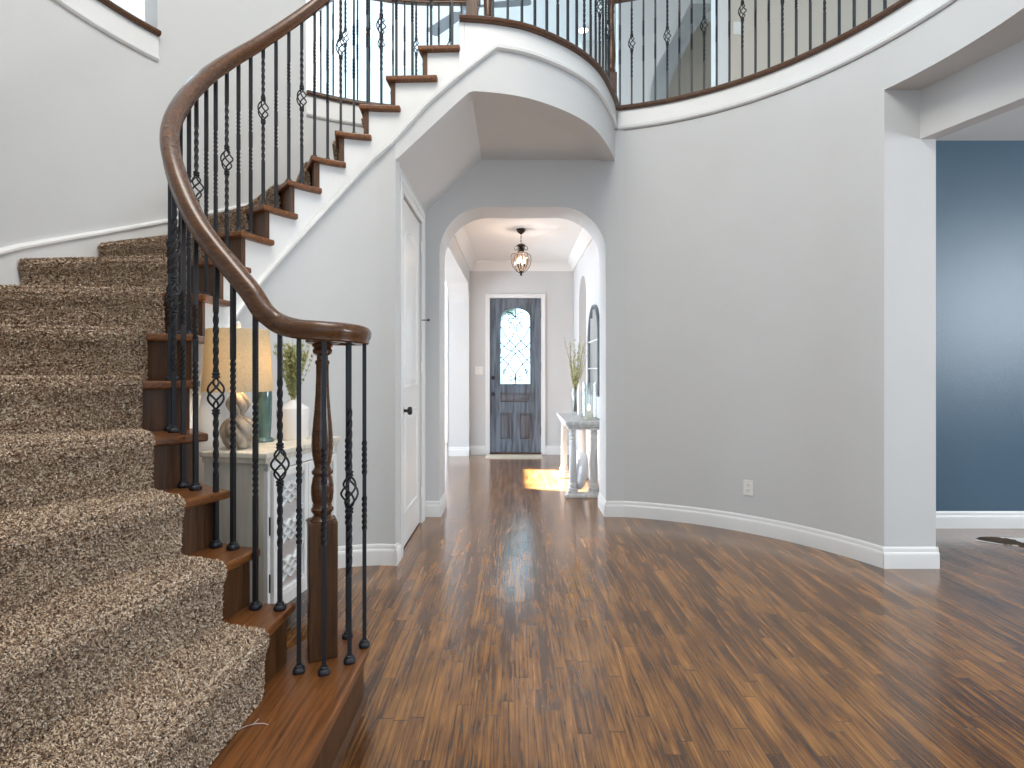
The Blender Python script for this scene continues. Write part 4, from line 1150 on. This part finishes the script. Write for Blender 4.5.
# ================================================================== HALL THINGS
con = thing('console_table', 'whitewashed console table on turned column legs against the right hall wall', 'table', (0.675, 5.81, 0))
mb = MB(); X0, X1, Y0c, Y1c = -0.185, 0.185, -0.56, 0.57
mb.box((X0, Y0c, 0.715), (X1, Y1c, 0.750)); mb.box((X0 + 0.012, Y0c + 0.012, 0.695), (X1 - 0.006, Y1c - 0.012, 0.715)); mb.box((X0 + 0.03, Y0c + 0.03, 0.665), (X1 - 0.01, Y1c - 0.03, 0.695)); mb.build('tabletop', M_console, con, bevel=0.006)
for s, y in ((0, Y0c + 0.09), (1, Y1c - 0.09)):
    for x in (-0.105, 0.105):
        mb = MB(); mb.lathe([(0.046, 0.055), (0.052, 0.07), (0.052, 0.085), (0.044, 0.095), (0.048, 0.11), (0.046, 0.125), (0.036, 0.14), (0.038, 0.16), (0.036, 0.35), (0.031, 0.53), (0.030, 0.56), (0.036, 0.568), (0.036, 0.578), (0.028, 0.588), (0.030, 0.605), (0.037, 0.612), (0.037, 0.622), (0.030, 0.635), (0.040, 0.665)], (x, y, 0), 20)
        mb.obox((x, y, 0.045), (0.052, 0, 0), (0, 0.052, 0), (0, 0, 0.012)); mb.build('leg', M_console, con, smooth=True)
    mb = MB(); mb.box((X0 + 0.005, y - 0.065, 0), (X1 - 0.02, y + 0.065, 0.034)); mb.build('foot_rail', M_console, con, bevel=0.005)
mb = MB()
for i in range(13):
    pass
# white cushion leaning between the near legs
def cushion(w, h, d):
    mb = MB(); rs = []
    n = 20
    for i in range(n + 1):
        u = -1 + 2 * i / n; ring = []
        zz = u * h / 2; prof = max(0.0, 1 - abs(u) ** 2.6) ** 0.5
        for j in range(24):
            th = 2 * PI * j / 24; ring.append((w / 2 * prof * math.copysign(abs(math.cos(th)) ** 0.8, math.cos(th)), d / 2 * prof ** 1.3 * math.sin(th), zz))
        rs.append(ring)
    mb.rings(rs); return mb
o = cushion(0.13, 0.40, 0.40).build('cushion', M_pillow, smooth=True); o.location = (0.662, 5.46, 0.235); o.rotation_euler = (0, math.radians(8), 0)
tag(o, 'plump white cushion standing under the console table between its near legs', 'cushion')
# glass vase with budding branches
gv = (0.735, 6.10, 0.750)
gv = (0.672, 6.0, 0.750)
mb = MB(); mb.lathe([(0.0, 0.0), (0.040, 0), (0.042, 0.01), (0.044, 0.10), (0.050, 0.285), (0.052, 0.29), (0.046, 0.285), (0.040, 0.10), (0.036, 0.035), (0.0, 0.032)], seg=28)
o = mb.build('vase', M_glass, smooth=True); o.location = gv; tag(o, 'clear glass cylinder vase holding budding branches on the console table', 'vase')
bn = thing('budding_branches', 'thin brown branches with pale green buds in the glass vase', 'plant', (gv[0], gv[1], 0.79))
mbs = MB(); mbl = MB()
for i in range(22):
    a = random.uniform(0, 2 * PI); sp = random.uniform(0.03, 0.16); H = random.uniform(0.45, 0.82)
    if i < 4: sp = random.uniform(0.10, 0.15); H = 0.80
    top = (sp * math.cos(a), sp * math.sin(a), H)
    pts = [(-0.02 * math.cos(a), -0.02 * math.sin(a), 0.0), (0.010 * math.cos(a), 0.010 * math.sin(a), 0.25), (top[0] * 0.5 + random.uniform(-.015, .015), top[1] * 0.5, H * 0.62), top]
    cp = cr(pts, 6); mbs.tube(cp, [0.0028 - 0.0018 * q / (len(cp) - 1) for q in range(len(cp))], 5)
    for q in range(34):
        idx = random.randint(len(cp) // 3 + 1, len(cp) - 1); p = Vector(cp[idx]) + Vector((random.uniform(-.006, .006), random.uniform(-.006, .006), random.uniform(-.02, .02)))
        leaf(mbl, p, Vector((random.uniform(-1, 1), random.uniform(-1, 1), 1.2)), 0.026, 0.0065)
mbs.build('twigs', M_twig, bn); mbl.build('buds', M_bud, bn, recalc=False)['kind'] = 'stuff'
# candle holder: ribbed glass cylinder with a lit candle
ch = (0.745, 5.44, 0.750)
mb = MB(); prof = []
for i in range(29): prof.append((0.082 + 0.004 * math.cos(i * PI), 0.012 + i * 0.0126))
mb.lathe([(0.075, 0), (0.083, 0.004)] + prof + [(0.076, 0.37), (0.074, 0.02)], seg=36, caps=False)
o = mb.build('candle_holder', M_glass, smooth=True); o.location = ch; tag(o, 'ribbed clear glass hurricane holder around a lit candle on the console table', 'candle holder')
cd = thing('candle', 'lit pale candle inside the ribbed glass holder', 'candle', (ch[0], ch[1], 0.752))
mb = MB(); mb.lathe([(0.0, 0), (0.048, 0), (0.050, 0.02), (0.034, 0.028), (0.034, 0.085), (0.030, 0.09), (0, 0.088)], seg=24); mb.build('wax', M_candle, cd, smooth=True)
mb = MB(); mb.lathe([(0.0, 0.096), (0.009, 0.104), (0.011, 0.115), (0.006, 0.135), (0, 0.150)], seg=12); mb.build('flame', M_flame, cd, smooth=True)
# arched window mirror on the right wall
mir = thing('mirror', 'arched mirror with thin dark frame and white muntins on the right hall wall', 'mirror', (XHR, 5.84, 0.98))
mw, mh = 0.39, 0.975
def archpts(w, h, n=20): return [(-w, 0), (w, 0)] + [(w * math.cos(PI * i / n), h - w + w * math.sin(PI * i / n)) for i in range(n + 1)]
mb = MB(); A = archpts(mw, mh); Bq = [(y * 0.91, 0.035 + z * 0.945) for y, z in A]
mb.rings([[(-0.001, y, z) for y, z in A], [(-0.032, y, z) for y, z in A], [(-0.032, y, z) for y, z in Bq], [(-0.012, y, z) for y, z in Bq]], caps=False); mb.build('frame', simple('mirror_frame', (0.16, 0.18, 0.21), 0.4), mir)
mb = MB(); mb.rings([[(-0.010, y, z) for y, z in Bq], [(-0.013, y, z) for y, z in Bq]]); mb.build('mirror_pane', M_mirror, mir)
mb = MB(); mb.box((-0.026, -0.008, 0.03), (-0.012, 0.008, mh - 0.05)); mb.box((-0.026, -0.19, 0.03), (-0.012, -0.178, mh - 0.13)); mb.box((-0.026, 0.178, 0.03), (-0.012, 0.19, mh - 0.13))
for z in (0.28, 0.58): mb.box((-0.026, -mw * 0.9, z), (-0.012, mw * 0.9, z + 0.014))
mb.build('muntins', M_trim, mir)
# door mat
o = MB(); o.box((-0.42, 7.63, 0.0), (0.40, 7.955, 0.012)); o = o.build('door_mat', M_mat, bevel=0.004); tag(o, 'small cream woven mat on the floor in front of the entrance door', 'mat')
# pendant lantern
pen = thing('pendant_lantern', 'bronze and glass pendant lantern hanging from the hall ceiling before the front door', 'lamp', (0.069, 6.17, ZH))
mb = MB(); mb.lathe([(0.0, 0), (0.052, 0), (0.052, -0.012), (0.040, -0.035), (0.018, -0.052), (0.008, -0.06), (0, -0.062)], seg=24); mb.build('canopy', M_bronze, pen, smooth=True)
mb = MB()
for i in range(5):
    z = -0.07 - i * 0.022; pts = [(0.008 * math.cos(t) * (1 if i % 2 else 0), 0.008 * math.cos(t) * (0 if i % 2 else 1), z + 0.015 * math.sin(t)) for t in np.linspace(0, 2 * PI, 11)[:-1]]; mb.tube(pts, 0.002, 5, loop=True)
mb.build('chain', M_bronze, pen)
mb = MB(); mb.lathe([(0.006, -0.165), (0.03, -0.17), (0.052, -0.185), (0.046, -0.19), (0.02, -0.205), (0.028, -0.225), (0.038, -0.24), (0.030, -0.255), (0.04, -0.262), (0.0, -0.268)], seg=20)
for j in range(6):
    t = j * PI / 3; f = lambda r, z: (r * math.cos(t), r * math.sin(t), z)
    mb.tube(cr([f(0.035, -0.19), f(0.065, -0.20), f(0.075, -0.225), f(0.060, -0.24), f(0.048, -0.225)], 5), 0.0035, 5)
mb.build('crown', M_bronze, pen, smooth=True)
mb = MB()
for j in range(6):
    t = j * PI / 3 + 0.2; f = lambda r, z: (r * math.cos(t), r * math.sin(t), z)
    mb.tube(cr([f(0.055, -0.275), f(0.095, -0.285), f(0.112, -0.30), f(0.116, -0.36), f(0.100, -0.42), f(0.060, -0.475), f(0.020, -0.50)], 5), 0.0036, 6)
mb.lathe([(0.004, -0.535), (0.012, -0.525), (0.016, -0.51), (0.010, -0.50), (0.024, -0.492), (0.020, -0.478), (0.0, -0.47)], seg=14)
mb.build('cage', M_bronze, pen, smooth=True)
mb = MB(); mb.lathe([(0.060, -0.27), (0.085, -0.30), (0.100, -0.34), (0.098, -0.38), (0.080, -0.43), (0.045, -0.47), (0.0, -0.485)], seg=28, caps=False); mb.build('glass_bowl', M_glass_amber, pen, smooth=True)
mb = MB()
mb.tube([(0, 0, -0.265), (0, 0, -0.45)], 0.004, 6)
for j in range(3):
    t = j * 2 * PI / 3 + 0.4; x, y = 0.042 * math.cos(t), 0.042 * math.sin(t)
    mb.tube(cr([(0, 0, -0.44), (x * 0.6, y * 0.6, -0.455), (x, y, -0.42)], 5), 0.003, 5); mb.lathe([(0.006, -0.425), (0.014, -0.42), (0.009, -0.415), (0.009, -0.385), (0, -0.385)], (x, y, 0), 10)
mb.build('candle_arms', M_bronze, pen)
for j in range(3):
    t = j * 2 * PI / 3 + 0.4; x, y = 0.042 * math.cos(t), 0.042 * math.sin(t)
    mb = MB(); mb.lathe([(0.005, -0.385), (0.012, -0.37), (0.011, -0.35), (0.004, -0.325), (0, -0.318)], (x, y, 0), 12); mb.build('bulb', M_bulb, pen, smooth=True)
l = bpy.data.lights.new('pendant_light', 'POINT'); l.energy = 7; l.color = (1.0, 0.84, 0.72); l.shadow_soft_size = 0.02
lo = bpy.data.objects.new('pendant_light', l); lo.location = (0.069, 6.17, ZH - 0.33); COL.objects.link(lo)

# switches, outlet
def plate(name, label, cat, loc, rz, w, h, kind):
    t = thing(name, label, cat, loc, rz)
    mb = MB(); mb.box((-w / 2, -0.006, -h / 2), (w / 2, 0, h / 2)); mb.build('plate', M_plate, t, bevel=0.002)
    if kind == 'outlet':
        for z in (-0.02, 0.02):
            mb = MB(); mb.box((-0.016, -0.008, z - 0.013), (0.016, -0.005, z + 0.013)); s = mb.build('socket', M_plate, t, bevel=0.002)
            mb = MB(); mb.box((-0.008, -0.0085, z - 0.002), (-0.005, -0.0075, z + 0.008)); mb.box((0.005, -0.0085, z - 0.002), (0.008, -0.0075, z + 0.008)); mb.box((-0.002, -0.0085, z - 0.010), (0.002, -0.0075, z - 0.006)); mb.build('slots', M_dark, s)
    else:
        n = kind
        for i in range(n):
            x = (i - (n - 1) / 2) * 0.046; mb = MB(); mb.box((x - 0.016, -0.009, -0.032), (x + 0.016, -0.005, 0.032)); mb.build('rocker', M_plate, t, bevel=0.002)
    return t
th = math.atan2(4.17 - CR_[1], 1.815 - CR_[0])
px_, py_ = CR_[0] + (RR - 0.002) * math.cos(th), CR_[1] + (RR - 0.002) * math.sin(th)
plate('power_outlet', 'white double power outlet low on the curved grey wall', 'outlet', (px_, py_, 0.344), th - PI / 2, 0.075, 0.118, 'outlet')
plate('light_switch', 'white double light switch left of the front door', 'switch', (-0.53, YH - 0.001, 1.25), 0, 0.118, 0.118, 2)
plate('light_switch', 'white light switch on the beige upstairs wall beyond the balusters', 'switch', (2.24, 5.449, 4.70), 0, 0.075, 0.125, 1)

mb = MB(); mb.tube(cr([(-0.800, 1.565, 0.2012), (-0.785, 1.575, 0.204), (-0.765, 1.578, 0.208), (-0.742, 1.588, 0.204), (-0.725, 1.586, 0.2012)], 6), 0.0006, 4); mb.tube(cr([(-0.766, 1.578, 0.207), (-0.760, 1.595, 0.210), (-0.764, 1.610, 0.203)], 5), 0.0005, 4)
o = mb.build('carpet_thread', M_pillow); tag(o, 'short loose pale thread lying on the bottom wooden step', 'thread')
# cow hide rug in the blue room
mb = MB(); out = [(3.36, 3.95), (3.50, 4.03), (3.8, 4.00), (4.1, 4.17), (4.5, 4.12), (4.9, 4.15), (5.2, 3.8), (5.3, 3.2), (5.1, 2.7), (4.6, 2.8), (4.2, 3.05), (3.95, 3.40), (3.75, 3.66), (3.60, 3.80), (3.46, 3.87)]
oc = cr(out + [out[0]], 5)[:-1]
mb.prism(oc, 0.0, 0.005); o = mb.build('cowhide_rug', M_hide, bevel=0.003); tag(o, 'brown and white cowhide rug on the floor of the blue room', 'rug')
# ceiling lights
def downlight(loc, label):
    t = thing('recessed_light', label, 'ceiling light', loc)
    mb = MB(); mb.lathe([(0.065, -0.001), (0.085, -0.001), (0.087, -0.006), (0.065, -0.010), (0.060, -0.004)], seg=28, caps=False); mb.build('trim_ring', M_trim, t, smooth=True)
    mb = MB(); mb.lathe([(0.0, -0.002), (0.062, -0.002), (0.05, -0.008), (0, -0.010)], seg=24); mb.build('lens', M_down, t, smooth=True)
downlight((-2.01, 7.49, ZC), 'glowing recessed upstairs ceiling light seen behind the stair balusters at left')
downlight((0.94, 7.43, ZC), 'glowing recessed upstairs ceiling light seen above the bowed landing edge')
downlight((3.32, 3.84, 3.06), 'recessed ceiling light in the blue room at the upper right')
# ceiling fan
fan = thing('ceiling_fan', 'grey ceiling fan with long blades in the upper hall behind the balusters', 'fan', (-0.5, 5.95, 5.25))
mb = MB(); mb.tube([(0, 0, 0.05), (0, 0, ZC - 5.25 - 0.03)], 0.013, 10); mb.lathe([(0.0, ZC - 5.25), (0.065, ZC - 5.25), (0.05, ZC - 5.25 - 0.05), (0.015, ZC - 5.25 - 0.07), (0, ZC - 5.25 - 0.07)], seg=20); mb.build('downrod', M_fan, fan, smooth=True)
mb = MB(); mb.lathe([(0, 0.07), (0.05, 0.065), (0.10, 0.03), (0.11, 0.0), (0.10, -0.035), (0.06, -0.055), (0.05, -0.09), (0.0, -0.10)], seg=28); mb.build('motor', M_fan, fan, smooth=True)
for i in range(5):
    a = math.radians(137 + 72 * i); d = Vector((math.cos(a), math.sin(a), 0)); s = Vector((-math.sin(a), math.cos(a), 0.18)).normalized()
    mb = MB(); rs = []
    for u, w_ in ((0.09, 0.018), (0.16, 0.022), (0.20, 0.055), (0.45, 0.068), (0.64, 0.070), (0.67, 0.055), (0.68, 0.03)):
        c = d * u; up = Vector((0, 0, 0.004)); rs.append([c + s * w_ + up, c - s * w_ + up, c - s * w_ - up, c + s * w_ - up])
    mb.rings(rs); mb.build('blade', M_fan, fan)
